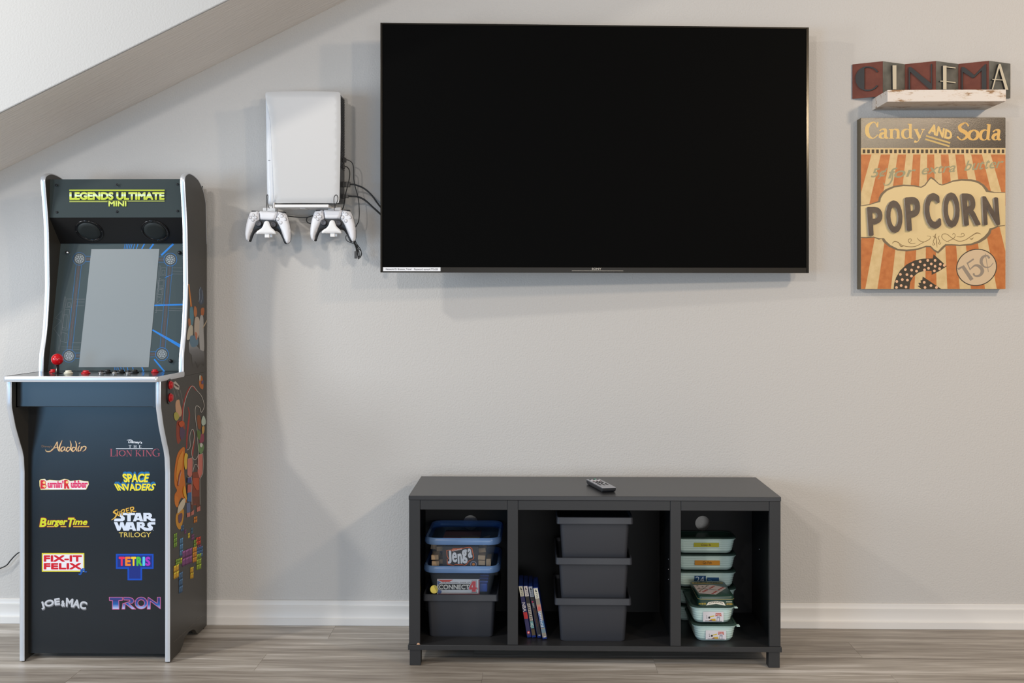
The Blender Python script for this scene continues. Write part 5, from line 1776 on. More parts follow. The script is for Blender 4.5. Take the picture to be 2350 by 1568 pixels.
for k in range(6):
    xa_, xb_ = xs_[k], xs_[k + 1]
    ya_, yb__ = (YV, YRG) if k % 2 == 0 else (YRG, YV)
    d3 = Vector((xb_ - xa_, yb__ - ya_, 0)).normalized()
    n3 = Vector((d3.y, -d3.x, 0))
    wlen = (Vector((xb_, yb__, 0)) - Vector((xa_, ya_, 0))).length
    o3 = Vector((xa_, ya_, 0))
    def S(u, z, h, o3=o3, d3=d3, n3=n3):
        p = o3 + d3 * u + n3 * h
        return Vector((p.x, p.y, z))
    m_ = MB().hexa([S(0.0004, zb, -0.002), S(wlen - 0.0004, zb, -0.002), S(wlen - 0.0004, zb, 0), S(0.0004, zb, 0), S(0.0004, ztp, -0.002), S(wlen - 0.0004, ztp, -0.002), S(wlen - 0.0004, ztp, 0), S(0.0004, ztp, 0)])
    pn = m_.build('folded_panel', redp if k % 2 == 0 else galv, sign)
    panels.append((pn, S, wlen, o3, n3))
def to_face(k, x, y, h=0.0):
    """crop pixel on a sign face -> (u, z)"""
    pn, S, wlen, o3, n3 = panels[k]
    p = hit(1930 + x / 5.595, 120 + y / 5.595, o3 + n3 * h, n3)
    d3 = Vector((-n3.y, n3.x, 0))
    return (p - o3).dot(d3), p.z
def extrude_flat(v, f, front, rear, name, mats, parent):
    m_ = MB()
    fr_ = [m_.vert(front(p)) for p in v]
    bk = [m_.vert(rear(p)) for p in v]
    cnt = {}
    for t_ in f:
        m_.mi = 0
        m_.face([fr_[q] for q in t_])
        m_.mi = 1
        m_.face([bk[q] for q in reversed(t_)])
        for a, b_ in zip(t_, t_[1:] + t_[:1]):
            cnt.setdefault(tuple(sorted((a, b_))), []).append((a, b_))
    for es in cnt.values():
        if len(es) == 1:
            i, j = es[0]
            m_.face((fr_[i], fr_[j], bk[j], bk[i]))
    return m_.build(name, mats, parent)
def letter(k, loops, h0, h1, m, name='letter'):
    pn, S, wlen, o3, n3 = panels[k]
    lo = [[to_face(k, x, y, h1) for x, y in lp] for lp in loops]
    tris = []
    for lp in lo:
        for t in tessellate_polygon([[Vector((p[0], p[1], 0)) for p in lp]]):
            tris.append([(lp[k_][0] * 1000, lp[k_][1] * 1000) for k_ in t])
    v, f = union(tris) or loose(tris)
    return extrude_flat(v, f, lambda p: S(p.x / 1000, p.y / 1000, h1), lambda p: S(p.x / 1000, p.y / 1000, h0), name, [m, blk_m], sign)
def arc_band(cx, cy, rx, ry, a0, a1, w, n=18):
    A_ = [(cx + rx * math.cos(math.radians(a0 + (a1 - a0) * k / n)), cy - ry * math.sin(math.radians(a0 + (a1 - a0) * k / n))) for k in range(n + 1)]
    B_ = [(cx + (rx - w) * math.cos(math.radians(a0 + (a1 - a0) * k / n)), cy - (ry - w) * math.sin(math.radians(a0 + (a1 - a0) * k / n))) for k in range(n + 1)]
    return A_ + B_[::-1]
# C: thin ring open to the right with a solid half moon on its left
letter(0, [arc_band(345, 338, 160, 160, 35, 325, 17),
           [(300, 188), (262, 205), (225, 240), (198, 285), (186, 335), (192, 385), (212, 430), (245, 465), (300, 490)]], 0.0005, 0.005, blk_m)
letter(1, [[(662, 168), (712, 168), (712, 476), (666, 476)]], 0.0005, 0.008, crm_m)
letter(2, [[(868, 190), (900, 190), (1170, 410), (1170, 470), (1130, 470), (868, 232)], [(870, 232), (886, 240), (888, 474), (870, 474)], [(1156, 150), (1170, 148), (1170, 410), (1156, 398)]], 0.0005, 0.005, blk_m)
letter(3, [[(1310, 172), (1355, 172), (1355, 476), (1312, 476)], [(1350, 180), (1472, 196), (1472, 208), (1356, 194)], [(1275, 365), (1310, 366), (1310, 378), (1275, 376)], [(1356, 370), (1472, 384), (1472, 396), (1356, 384)]], 0.0005, 0.008, crm_m)
letter(4, [[(1548, 188), (1585, 192), (1720, 300), (1690, 330), (1545, 240)], [(1548, 240), (1564, 248), (1564, 472), (1548, 472)], [(1690, 318), (1850, 155), (1862, 150), (1862, 178), (1705, 330)], [(1806, 205), (1865, 150), (1868, 472), (1808, 472)]], 0.0005, 0.005, blk_m)
letter(5, [[(2026, 150), (2050, 150), (2150, 482), (2112, 482), (2030, 196)], [(2022, 160), (2034, 196), (1952, 472), (1938, 472)], [(1944, 344), (1980, 346), (1980, 356), (1944, 354)], [(1984, 346), (2072, 350), (2076, 362), (1984, 358)]], 0.0005, 0.008, crm_m)

# ================================================================== popcorn sign
YP = -0.0445
ptl_, ptr_, pbr_, pbl_ = W(1975.7, 270.8, YP), W(2307.6, 270.8, YP), W(2306, 664.4, YP), W(1975, 663.4, YP)
px0, px1 = (ptl_.x + pbl_.x) / 2, (ptr_.x + pbr_.x) / 2
pz1, pz0 = ptl_.z, (pbr_.z + pbl_.z) / 2
poster = thing('snack_sign', ((px0 + px1) / 2, -0.022, pz0), 'orange and cream striped vintage snack sign with raised brown letters', 'sign')
side_can = mat('sign_edge_brown', (96, 84, 62), 0.5)
cream_c = (222, 194, 142)
cream_m = mat('sign_cream_print', cream_c, 0.45, spec=0.4)
speckle(cream_m, 40, 1, (204, 174, 120), (218, 190, 138), lo=0.3, hi=0.7)
orange_m = mat('sign_orange_print', (200, 122, 58), 0.45, spec=0.4)
speckle(orange_m, 45, 1, (178, 98, 38), (198, 120, 58), lo=0.3, hi=0.7)
brown_m = mat('sign_brown_print', (60, 49, 36), 0.24, spec=0.45)
speckle(brown_m, 240, 1, (48, 39, 29), (74, 61, 43), lo=0.4, hi=0.62)
add_bump(brown_m, 320, 0.16, 0.0008, detail=2)
olive_m = mat('sign_olive_print', (112, 94, 66), 0.5)
MB().box(px0, px1, YP, -0.0008, pz0, pz1).build('sign_body', side_can, poster, bevel=0.001)
d = Decal((0, YP, 0), (0, -1, 0), lift=0.0003, step=0.0002).zoom(1940, 255, 6.026)
d.rect(216, 96, 2214, 2462, cream_m, 0)
d.rect(216, 96, 2214, 512, brown_m, 1)
# perforated band
for k in range(33):
    x = 240 + k * 62.0
    if x + 36 < 2214:
        d.rect(x, 532, x + 36, 582, (76, 64, 48), 1)
# sun-ray stripes
tops = [(216, 362), (490, 622), (725, 840), (938, 1040), (1132, 1228), (1320, 1425), (1520, 1640), (1740, 1890), (2010, 2214)]
VPx, VPy = 1175, -2600
yt_, yb_p = 600, 2460
def xdown(x, y):
    k = {216: -1.2}
    return x + (x - VPx) * (y - yt_) / (yt_ - VPy) * 1.08
for a, b in tops:
    pts = [(a, yt_), (b, yt_), (xdown(b, yb_p), yb_p), (xdown(a, yb_p), yb_p)]
    # clip to the sign sides
    def clip(pts, xc, keep_right):
        out = []
        for i in range(len(pts)):
            p, q_ = pts[i], pts[(i + 1) % len(pts)]
            ip, iq = (p[0] >= xc) == keep_right, (q_[0] >= xc) == keep_right
            if ip:
                out.append(p)
            if ip != iq:
                t_ = (xc - p[0]) / (q_[0] - p[0])
                out.append((xc, p[1] + (q_[1] - p[1]) * t_))
        return out
    pts = clip(clip(pts, 216, True), 2213, False)
    if len(pts) > 2:
        d.poly(pts, orange_m, 1)
for a, b in ((-60, 30), (-290, -180)):
    pts = [(a, yt_), (b, yt_), (xdown(b, yb_p), yb_p), (xdown(a, yb_p), yb_p)]
    pass
# title line
tan = (226, 192, 124)
d.glyphs('C', (285, 155, 462, 378), tan, 2, 1.25)
d.glyphs('andy', (455, 178, 1100, 380), tan, 2, 1.3, gap=0.02)
d.text('AND', ((1180, 168), (1480, 280), (1470, 405), (1140, 308)), tan, 2, 0.045)
d.stroke([(1115, 342), (1450, 442)], 24, (206, 176, 112), 2)
d.stroke([(1105, 388), (1440, 488)], 24, (206, 176, 112), 2)
d.glyphs('S', (1530, 160, 1700, 400), (222, 178, 104), 2, 1.2, slant=0.12)
d.glyphs('oda', (1690, 182, 2150, 402), (222, 178, 104), 2, 1.3, gap=0.03, slant=0.10)
# script line
scr = (158, 152, 118)
def script(u, v):
    x = 340 + u * 1820
    y0_ = 945 - u * 165
    return x, y0_ - v * 130
for s_, ua, ub, va, vb in (('5\u00a2', 0.0, 0.105, -0.05, 1.1), ('for', 0.13, 0.335, -0.1, 1.0), ('extra', 0.385, 0.645, -0.02, 0.80), ('but', 0.715, 0.855, -0.02, 1.05), ('t', 0.862, 0.893, -0.02, 0.92), ('e', 0.9, 0.948, -0.02, 0.68), ('r', 0.955, 1.0, -0.02, 0.68)):
    d.text(s_, None, scr, 2, 0.012, fn=lambda a, b, ua=ua, ub=ub, va=va, vb=vb: script(ua + (ub - ua) * a + 0.028 * (va + (vb - va) * b), va + (vb - va) * b))
d.stroke([(660, 800), (655, 880), (640, 960), (600, 1015), (545, 1025), (530, 990)], [8, 20, 22, 18, 14, 8], scr, 2, smooth=5)
# ornate panel
def Z2(x, y):                       # crop 2 (1940, 400, 5.408) -> crop 1 coordinates
    return ((x / 5.408) * 6.026, ((400 - 255) + y / 5.408) * 6.026)
outer = [(190, 388), (300, 372), (360, 350), (408, 332), (415, 290), (440, 240), (500, 185), (600, 145), (720, 128), (850, 135), (940, 155), (985, 128), (1030, 65), (1062, 30), (1110, 62), (1160, 115), (1200, 128), (1250, 112), (1330, 78), (1440, 58), (1560, 62),
         (1650, 85), (1720, 130), (1762, 178), (1775, 200), (1850, 222), (1983, 222), (1980, 640), (1900, 650), (1850, 678), (1815, 690), (1800, 740), (1750, 800), (1670, 850), (1560, 882), (1420, 892), (1320, 884), (1250, 888), (1210, 930), (1150, 985), (1100, 955), (1050, 905),
         (1000, 905), (900, 940), (760, 958), (640, 945), (540, 900), (470, 840), (450, 800), (415, 812), (350, 785), (260, 795), (192, 788)]
inner = [(190, 398), (305, 382), (365, 362), (432, 345), (440, 300), (470, 250), (520, 205), (610, 165), (720, 148), (850, 152), (940, 170), (992, 142), (1036, 82), (1062, 52), (1104, 80), (1158, 128), (1200, 140), (1256, 124), (1335, 95), (1440, 80), (1555, 86),
         (1640, 108), (1695, 145), (1728, 190), (1745, 220), (1850, 232), (1983, 230), (1980, 632), (1890, 640), (1835, 662), (1790, 672), (1770, 720), (1720, 775), (1650, 825), (1555, 862), (1420, 875), (1320, 868), (1240, 868), (1195, 905), (1148, 958), (1105, 935), (1060, 890),
         (1000, 888), (900, 920), (760, 936), (650, 925), (560, 880), (505, 830), (480, 795), (420, 795), (350, 775), (260, 780), (192, 778)]
d.poly([Z2(*p) for p in outer], olive_m, 2)
inkp = mat('sign_panel_cream', (218, 192, 138), 0.45)
d.poly([Z2(*p) for p in inner], inkp, 3)
# flourish under the letters
fl_c = (140, 116, 78)
def FS(pts, w, sm=4):
    d.stroke([Z2(*p) for p in pts], [k * 1.1 for k in w] if isinstance(w, list) else w * 1.1, fl_c, 4, smooth=sm)
FS([(580, 860), (610, 835), (650, 845), (700, 880), (780, 900), (870, 895), (960, 850), (1040, 810), (1055, 775), (1010, 765)], [4, 14, 12, 8, 8, 8, 8, 8, 6, 4])
FS([(665, 865), (690, 895), (730, 890)], [2, 16, 2], 3)
FS([(870, 855), (820, 860), (785, 840), (785, 808), (815, 805), (820, 825), (800, 832)], [4, 8, 8, 8, 6, 6, 8])
FS([(890, 790), (920, 825), (980, 840), (1040, 810)], [4, 8, 8, 4])
FS([(1290, 845), (1230, 820), (1195, 780), (1210, 745), (1260, 745), (1320, 790), (1400, 830), (1480, 820), (1560, 770), (1630, 730), (1685, 745)], [4, 6, 8, 8, 8, 8, 8, 8, 10, 14, 3])
FS([(1540, 800), (1570, 805), (1590, 785)], [2, 14, 2], 3)
FS([(1250, 840), (1300, 820), (1350, 790), (1362, 750), (1340, 735), (1330, 755)], [4, 8, 8, 6, 6, 6])
FS([(1380, 775), (1440, 778), (1475, 760), (1465, 735), (1440, 738), (1438, 756)], [4, 8, 8, 6, 6, 6])
FS([(1125, 735), (1112, 770), (1128, 805), (1132, 850), (1138, 912)], [3, 16, 8, 12, 3])
FS([(1085, 765), (1105, 790), (1090, 840), (1110, 868), (1086, 880), (1082, 855)], [6, 8, 8, 8, 6, 6])
FS([(1168, 765), (1150, 790), (1170, 830), (1155, 862), (1178, 868), (1184, 845)], [6, 8, 8, 8, 6, 6])
# curved arrow with dots
dk = (66, 58, 46)
arrow = [(600, 1425), (605, 1360), (630, 1280), (680, 1195), (760, 1120), (860, 1070), (970, 1048), (1085, 1045), (1095, 995), (1180, 1070), (1258, 1143), (1160, 1205), (1072, 1250), (1070, 1200), (980, 1198), (900, 1225), (840, 1275), (805, 1340), (795, 1425)]
d.poly([Z2(*p) for p in arrow], dk, 2)
d.poly([Z2(*p) for p in [(960, 1270), (1050, 1330), (1190, 1425), (945, 1425), (895, 1385), (925, 1385), (905, 1350), (940, 1345), (930, 1320), (955, 1312)]], dk, 2)
for x, y in ((634, 1415), (752, 1400), (692, 1382), (638, 1332), (706, 1308), (770, 1314), (682, 1243), (764, 1246), (820, 1264), (744, 1184), (822, 1190), (883, 1203), (838, 1122), (904, 1153), (928, 1086), (984, 1128), (1022, 1070), (982, 1188), (1032, 1168), (1066, 1114), (1113, 1070), (1113, 1143), (1104, 1200), (1168, 1172), (1178, 1118), (1227, 1132), (978, 1342), (1062, 1382), (988, 1412), (1130, 1418)):
    cx, cy = Z2(x, y)
    d.circ(cx, min(cy, 2440), 19, 19, (228, 178, 140), 3, n=14)
# price disc
c0 = Z2(1628, 1157)
d.circ(c0[0], c0[1], 284, 256, (72, 62, 50), 2, rot=-0.25, n=36)
d.circ(c0[0], c0[1], 271, 243, (208, 182, 148), 3, rot=-0.25, n=36)
gr = (146, 132, 116)
d.poly([Z2(*p) for p in [(1388, 1170), (1470, 1128), (1590, 1300), (1550, 1325), (1445, 1165), (1405, 1190)]], gr, 4)
d.stroke([Z2(*p) for p in [(1592, 1052), (1508, 1110)]], 22, gr, 4)
d.stroke([Z2(*p) for p in [(1512, 1105), (1550, 1190)]], 14, gr, 4)
d.stroke([Z2(*p) for p in [(1548, 1180), (1610, 1132), (1670, 1150), (1700, 1200), (1670, 1255), (1610, 1262), (1590, 1235)]], [10, 26, 46, 52, 34, 22, 30], gr, 4, smooth=5)
d.stroke([Z2(*p) for p in [(1785, 1040), (1755, 1010), (1700, 1035), (1685, 1095), (1725, 1150), (1790, 1150), (1835, 1100)]], [34, 20, 40, 44, 20, 12, 8], gr, 4, smooth=5)
d.stroke([Z2(*p) for p in [(1735, 985), (1775, 1215)]], 8, gr, 4)
d.build('sign_print', poster)
# raised letters
let_m = mat('raised_letter_brown', (66, 49, 34), 0.42, spec=0.5)
speckle(let_m, 40, 1, (62, 46, 33), (78, 60, 43))
edge_m = mat('raised_letter_edge', (186, 186, 194), 0.3, metal=0.4)
pop = [('P', ((268, 405), (458, 405), (470, 760), (292, 765)), -1), ('O', ((495, 330), (700, 318), (720, 725), (520, 735)), 0), ('P', ((735, 290), (925, 275), (940, 700), (765, 705)), 0), ('C', ((970, 235), (1165, 232), (1195, 675), (1000, 678)), 0),
       ('O', ((1210, 225), (1415, 225), (1425, 660), (1225, 665)), 0), ('R', ((1440, 238), (1650, 240), (1680, 632), (1475, 640)), 0), ('N', ((1700, 270), (1895, 290), (1922, 632), (1715, 632)), 0)]
YLt = YP - 0.011
def raised(ch, q, b):
    fnq = quad_map([Z2(*p) for p in q])
    tp_ = text_polys(ch, fnq, 0.028)
    v, f = union(tp_) or loose(tp_)
    def pos(p, y):
        w_ = hy(1940 + p.x / 6.026, 255 + p.y / 6.026, YLt)
        return Vector((w_.x, y, w_.z))
    return extrude_flat(v, f, lambda p: pos(p, YLt), lambda p: pos(p, YP - 0.001), 'raised_letter', [let_m, edge_m], poster)
for ch, q, b in pop:
    raised(ch, q, b)

# ================================================================== printing on the arcade cabinet
def gradient_ink(name, stops, z0, z1):
    m = mat(name, (128, 128, 128), 0.45, spec=0.3)
    g = N(m, 'ShaderNodeNewGeometry')
    sp = N(m, 'ShaderNodeSeparateXYZ')
    L(m, g.outputs['Position'], sp.inputs[0])
    mr = N(m, 'ShaderNodeMapRange')
    mr.inputs['From Min'].default_value = z0
    mr.inputs['From Max'].default_value = z1
    L(m, sp.outputs['Z'], mr.inputs['Value'])
    r = ramp(m, stops)
    L(m, mr.outputs[0], r.inputs[0])
    L(m, r.outputs[0], pbsdf(m).inputs['Base Color'])
    return m

def mz(py):
    return hit(268, py, (0, ym, zm0), nm).z
yg_ = (188, 200, 52)
grad = gradient_ink('marquee_ink', [(0.0, (176, 190, 40)), (0.42, (196, 208, 70)), (0.5, (206, 222, 190)), (0.62, (208, 222, 196)), (0.8, (198, 210, 84)), (1.0, (188, 200, 52))], mz(459), mz(440.5))
d = Decal((0, ym, zm0), nm).zoom(60, 380, 4.9)
d.rect(485, 272, 1557, 284, yg_, 0)
d.rect(485, 288, 1557, 290, (120, 130, 40), 0)
d.text('LEGENDS ULTIMATE', (487, 298, 1556, 387), grad, 0, 0.06)
d.rect(487, 396, 1556, 398.5, yg_, 0)
d.rect(487, 403, 915, 411, (176, 186, 90), 0)
d.rect(1140, 396, 1556, 404, (176, 186, 90), 0)
d.text('MINI', (926, 399, 1127, 461), gradient_ink('marquee_ink_small', [(0, (180, 194, 40)), (0.5, (206, 218, 110)), (1, (190, 200, 60))], mz(474), mz(461)), 1, 0.045)
d.build('game_title', marq)

# -------- bezel artwork (all thin line work)
d = Decal(pb0, nb, lift=0.0004, step=0.0002).zoom(60, 380, 4.9)
bl = (30, 122, 206)
bl2 = (44, 104, 164)
ln = (100, 106, 110)
maroon = (112, 62, 66)
def Zb(x, y):
    return (x, y + (640 - 380) * 4.9)
for x0, x1, w in ((1112, 1102, 5), (1130, 1122, 5), (1148, 1138, 6), (1170, 1158, 6), (1192, 1176, 7), (1222, 1204, 7), (1258, 1240, 9), (1330, 1300, 13), (1432, 1392, 17)):
    d.stroke([(x0, 882), (x1, 938)], w, bl, 0)
d.stroke([(1655, 882), (1520, 1010)], 20, bl, 0)
# rounded line frame joining the four medallions
med = [(600, 1050), (1622, 1058), Zb(482, 868), Zb(1528, 848)]
R = 62
def frame_line(off, c, w):
    A_, B_, C_, D_ = [Vector(m__) for m__ in (med[0], med[1], med[3], med[2])]
    # verticals
    for p, q, s in ((A_, D_, 1), (B_, C_, 1)):
        dv = (q - p).normalized()
        nv = Vector((-dv.y, dv.x)) * off
        k = math.sqrt(max(0, 74 ** 2 - off ** 2))
        d.stroke([p + nv + dv * k, q + nv - dv * k], w, c, 0)
    for p, q, s0, s1 in ((A_, B_, 728, 1497), (D_, C_, None, None)):
        dv = (q - p).normalized()
        nv = Vector((-dv.y, dv.x)) * off
        k = math.sqrt(max(0, 74 ** 2 - off ** 2))
        d.stroke([p + nv + dv * k, q + nv - dv * k], w, c, 0)
for off, c, w in ((-30, bl2, 4), (30, bl2, 4), (-9, maroon, 3), (9, maroon, 3), (0, ln, 2)):
    frame_line(off, c, w)
for k, (x, y) in enumerate(med):
    c = bl if k in (1, 3) else bl2
    d.ring(x, y, 75, 74, 4, c, 1, n=32)
    d.circ(x, y, 71, 70, (60, 70, 73), 2)
    d.ring(x, y, 52, 51, 9, (150, 156, 160), 3)
    for q in range(12):
        a = 2 * PI * q / 12
        d.circ(x + 46 * math.cos(a), y + 45 * math.sin(a), 4, 4, (60, 70, 73), 4, n=6)
    d.circ(x, y, 37, 36, (142, 150, 156), 3, n=16)
    for q in range(6):
        a = 2 * PI * q / 6 + 0.3
        d.stroke([(x + 8 * math.cos(a), y + 8 * math.sin(a)), (x + 34 * math.cos(a + 0.3), y + 34 * math.sin(a + 0.3))], 7, (56, 64, 66), 4)
# blue rays over the right part
d.stroke([Zb(1440, 300), Zb(1765, 290)], 18, bl, 0)
d.stroke([Zb(1420, 575), Zb(1742, 762)], [16, 36], bl, 0)
d.stroke([Zb(1440, 905), Zb(1556, 1045)], 17, bl, 0)
d.stroke([Zb(1600, 330), Zb(1762, 335)], 3, ln, 0)
d.stroke([Zb(1600, 356), Zb(1762, 360)], 3, ln, 0)
d.stroke([(1640, 1150), (1765, 1152)], 3, ln, 0)
d.stroke([(1640, 1186), (1765, 1190)], 3, ln, 0)
d.stroke([(1640, 1220), (1765, 1222)], 3, ln, 0)
d.poly([(1550, 1270), (1665, 1218), (1575, 1252)], bl, 1)
for x0, x1, w in ((992, 1000, 5), (1010, 1020, 5), (1030, 1044, 7), (1062, 1078, 7), (1092, 1108, 6), (1136, 1150, 8), (1196, 1212, 8), (1300, 1322, 13)):
    d.stroke([Zb(x0, 992), Zb(x1, 1046)], w, bl, 0)
# upright outline letters in the side margins, read sideways
def outline(pts, closed=False):
    d.stroke(pts, 3.2, ln, 0, closed=closed)
for q in ([(432, 205), (445, 205), (375, 810), (362, 810)],):
    outline([Zb(*p) for p in q], True)
outline([Zb(455, 228), Zb(520, 228), Zb(510, 320), Zb(440, 320)], True)
outline([Zb(470, 270), Zb(500, 270), Zb(496, 310), Zb(466, 310)], True)
outline([Zb(438, 345), Zb(490, 345), Zb(470, 575), Zb(405, 575)], True)
outline([Zb(420, 405), Zb(465, 405), Zb(450, 560), Zb(408, 545)], True)
outline([Zb(400, 360), Zb(330, 440), Zb(390, 470)])
outline([Zb(390, 480), Zb(310, 560), Zb(375, 650)])
outline([Zb(402, 600), Zb(465, 620), Zb(455, 720), Zb(385, 700)], True)
outline([Zb(440, 620), Zb(432, 700)])
outline([Zb(390, 765), Zb(600, 768)])
outline([Zb(388, 792), Zb(600, 795)])
outline([Zb(520, 720), Zb(620, 720)])
outline([Zb(560, 230), Zb(662, 230)]); outline([Zb(560, 262), Zb(658, 262)]); outline([Zb(556, 305), Zb(655, 305)])
outline([(1495, 1128), (1510, 1128), (1470, 1560), (1458, 1560)], True)
outline([(1520, 1150), (1576, 1150), (1570, 1240), (1510, 1240)], True)
outline([(1530, 1180), (1560, 1180), (1556, 1225), (1526, 1225)], True)
outline([(1500, 1270), (1556, 1290), (1545, 1370), (1490, 1370)], True)
outline([(1490, 1400), (1545, 1380), (1535, 1460), (1480, 1450)], True)
outline([(1475, 1480), (1530, 1470), (1520, 1560)])
outline([Zb(1480, 20), Zb(1545, 20), Zb(1538, 80), Zb(1490, 80)], True)
outline([Zb(1478, 110), Zb(1540, 105), Zb(1532, 180), Zb(1485, 175)], True)
outline([Zb(1500, 122), Zb(1528, 120), Zb(1522, 165)])
outline([Zb(1470, 200), Zb(1530, 220), Zb(1475, 270), Zb(1532, 285)])
outline([Zb(1448, 380), Zb(1465, 380), Zb(1490, 30)])
outline([Zb(1450, 355), Zb(1535, 355)])
d.build('bezel_artwork', bezel)

# -------- game titles on the kick panel
def logo_decal():
    return Decal((0, yk, 0), (0, -1, 0), lift=0.0004, step=0.0003)
def finish(d, nm_='game_title'):
    return d.build(nm_, kick)

# script title, tan
tanc = (222, 188, 138)
d = logo_decal().zoom(60, 980, 5.6)
def st(pts, w, c=tanc, l=1, sm=4):
    d.stroke(pts, w, c, l, smooth=sm)
for dx, dy, c, l in ((4, 4, (118, 62, 50), 0), (0, 0, tanc, 1)):
    def st(pts, w, sm=4):
        d.stroke([(x + dx, y + dy) for x, y in pts], w, c, l, smooth=sm)
    st([(250, 290), (258, 312), (300, 316), (345, 285), (400, 190)], [5, 12, 14, 12, 9])
    st([(402, 190), (400, 240), (412, 290), (424, 318)], [9, 15, 14, 4])
    st([(318, 300), (360, 272), (420, 262)], [5, 9, 4])
    st([(462, 172), (445, 215), (428, 265), (436, 316)], [4, 13, 16, 5])
    st([(500, 262), (470, 258), (448, 285), (455, 312), (480, 300), (500, 262)], [6, 11, 15, 13, 8, 6])
    st([(502, 258), (494, 290), (510, 314)], [9, 14, 4])
    st([(562, 268), (535, 262), (518, 290), (530, 314), (555, 298), (572, 262)], [6, 11, 15, 13, 8, 6])
    st([(564, 176), (578, 225), (574, 285), (590, 316)], [4, 13, 15, 4])
    st([(634, 268), (605, 262), (588, 290), (600, 314), (625, 298), (640, 262)], [6, 11, 15, 13, 8, 6])
    st([(630, 178), (646, 225), (642, 285), (656, 316)], [4, 13, 15, 4])
    st([(688, 240), (668, 280), (672, 312), (690, 300)], [5, 14, 12, 4])
    st([(678, 216), (696, 198)], [14, 5], 0)
    st([(712, 250), (704, 285), (698, 312)], [8, 13, 6])
    st([(702, 290), (735, 252), (768, 258), (760, 290), (726, 316)], [5, 11, 14, 12, 3])
d.text("Disney's", ((200, 234), (336, 240), (336, 272), (200, 272)), (168, 128, 92), 1, 0.0)
finish(d)

# serif title with rule
d = logo_decal().zoom(60, 980, 5.6)
d.text("Disney's", ((1318, 172), (1490, 184), (1490, 226), (1310, 216)), (236, 238, 244), 0, 0.02)
d.stroke([(1296, 172), (1340, 165), (1372, 185), (1360, 205)], [3, 7, 7, 3], (236, 238, 244), 1, smooth=4)
d.glyphs('T', (1318, 236, 1352, 269), (232, 234, 240), 0, 1.3)
d.glyphs('H', (1382, 236, 1418, 269), (232, 234, 240), 0, 1.3)
d.glyphs('E', (1450, 236, 1480, 269), (232, 234, 240), 0, 1.3)
d.rect(1155, 276, 1628, 285, (236, 238, 244), 0)
pk = (168, 82, 96)
d.glyphs('L', (1078, 283, 1148, 380), pk, 0, 0.95)
d.glyphs('ION', (1156, 298, 1362, 378), pk, 0, 1.0)
d.glyphs('KIN', (1404, 298, 1618, 378), pk, 0, 1.0)
d.glyphs('G', (1626, 283, 1720, 382), pk, 0, 0.95)
finish(d)

# pink lettering with a cream outline
d = logo_decal().zoom(60, 980, 5.6)
blob = [(170, 690), (185, 675), (240, 668), (262, 690), (300, 680), (420, 690), (470, 676), (492, 668), (545, 680), (570, 696), (612, 690), (690, 682), (740, 696), (800, 700), (806, 740), (780, 790), (772, 806), (480, 806), (186, 808), (172, 760)]
d.poly(blob, (236, 214, 120), 0)
d.poly([(482 + (x - 482) * 0.984, 740 + (y - 740) * 0.93) for x, y in blob], (232, 222, 214), 1)
d.text('B', (184, 684, 262, 796), (206, 42, 48), 2, 0.06)
d.text("urnin'", (276, 690, 482, 784), (216, 48, 100), 2, 0.05)
d.text('R', (488, 680, 558, 796), (206, 42, 48), 2, 0.06)
d.text('ubber', (574, 688, 792, 784), (216, 48, 100), 2, 0.05)
for k in range(3):
    d.rect(280, 716 + k * 20, 468, 720 + k * 20, (232, 190, 200), 3)
    d.rect(578, 716 + k * 20, 780, 720 + k * 20, (232, 190, 200), 3)
for cx, cy, r in ((232, 716, 16), (238, 764, 16), (526, 712, 16)):
    d.circ(cx, cy, r, r, (240, 206, 130), 3)
d.poly([(300, 786), (470, 790), (468, 804), (300, 804)], (244, 236, 238), 2)
d.poly([(590, 786), (770, 788), (764, 804), (590, 804)], (244, 236, 238), 2)
finish(d)

# yellow block letters with a blue depth
d = logo_decal().zoom(60, 980, 5.6)
q1 = ((1232, 602), (1592, 602), (1560, 712), (1262, 712))
q2 = ((1130, 730), (1676, 730), (1632, 820), (1180, 820))
for k in range(6):
    s = k / 5.0
    c = (34, 110, 168) if k else (24, 70, 120)
    for q_, cx in ((q1, 1410), (q2, 1403)):
        dy, sc_ = -26 * (1 - s), 1 - 0.06 * (1 - s)
        d.text('SPACE' if q_ is q1 else 'INVADERS', [(cx + (x - cx) * sc_, y + dy) for x, y in q_], c, k * 0.25, 0.06, ref=0.03)
d.text('SPACE', [(x, y + 1) for x, y in q1], (40, 70, 60), 2, 0.06, ref=0.03)
d.text('INVADERS', [(x, y + 1) for x, y in q2], (40, 70, 60), 2, 0.06, ref=0.03)
d.text('SPACE', q1, (240, 222, 60), 3, 0.036, ref=0.03)
d.text('INVADERS', q2, (240, 222, 60), 3, 0.036, ref=0.03)
finish(d)

# slanted yellow letters with a red outline and underline
d = logo_decal().zoom(60, 980, 5.6)
def bt(s, x0, x1, y0, y1):
    q_ = ((x0 + 14, y0), (x1 + 14, y0), (x1 - 8, y1), (x0 - 8, y1))
    d.text(s, q_, (132, 42, 40), 0, 0.085, ref=0.03)
    d.text(s, q_, (208, 214, 44), 2, 0.035, ref=0.03)
bt('B', 178, 262, 1170, 1286)
bt('urger', 268, 520, 1200, 1286)
bt('T', 528, 608, 1168, 1286)
bt('ime', 606, 786, 1186, 1260)
d.rect(265, 1272, 365, 1292, (132, 42, 40), 0); d.rect(440, 1272, 520, 1292, (132, 42, 40), 0); d.rect(602, 1272, 818, 1292, (132, 42, 40), 0)
d.rect(268, 1276, 362, 1287, (214, 176, 60), 3); d.rect(444, 1276, 516, 1287, (214, 176, 60), 3); d.rect(606, 1276, 808, 1287, (214, 176, 60), 3)
finish(d)

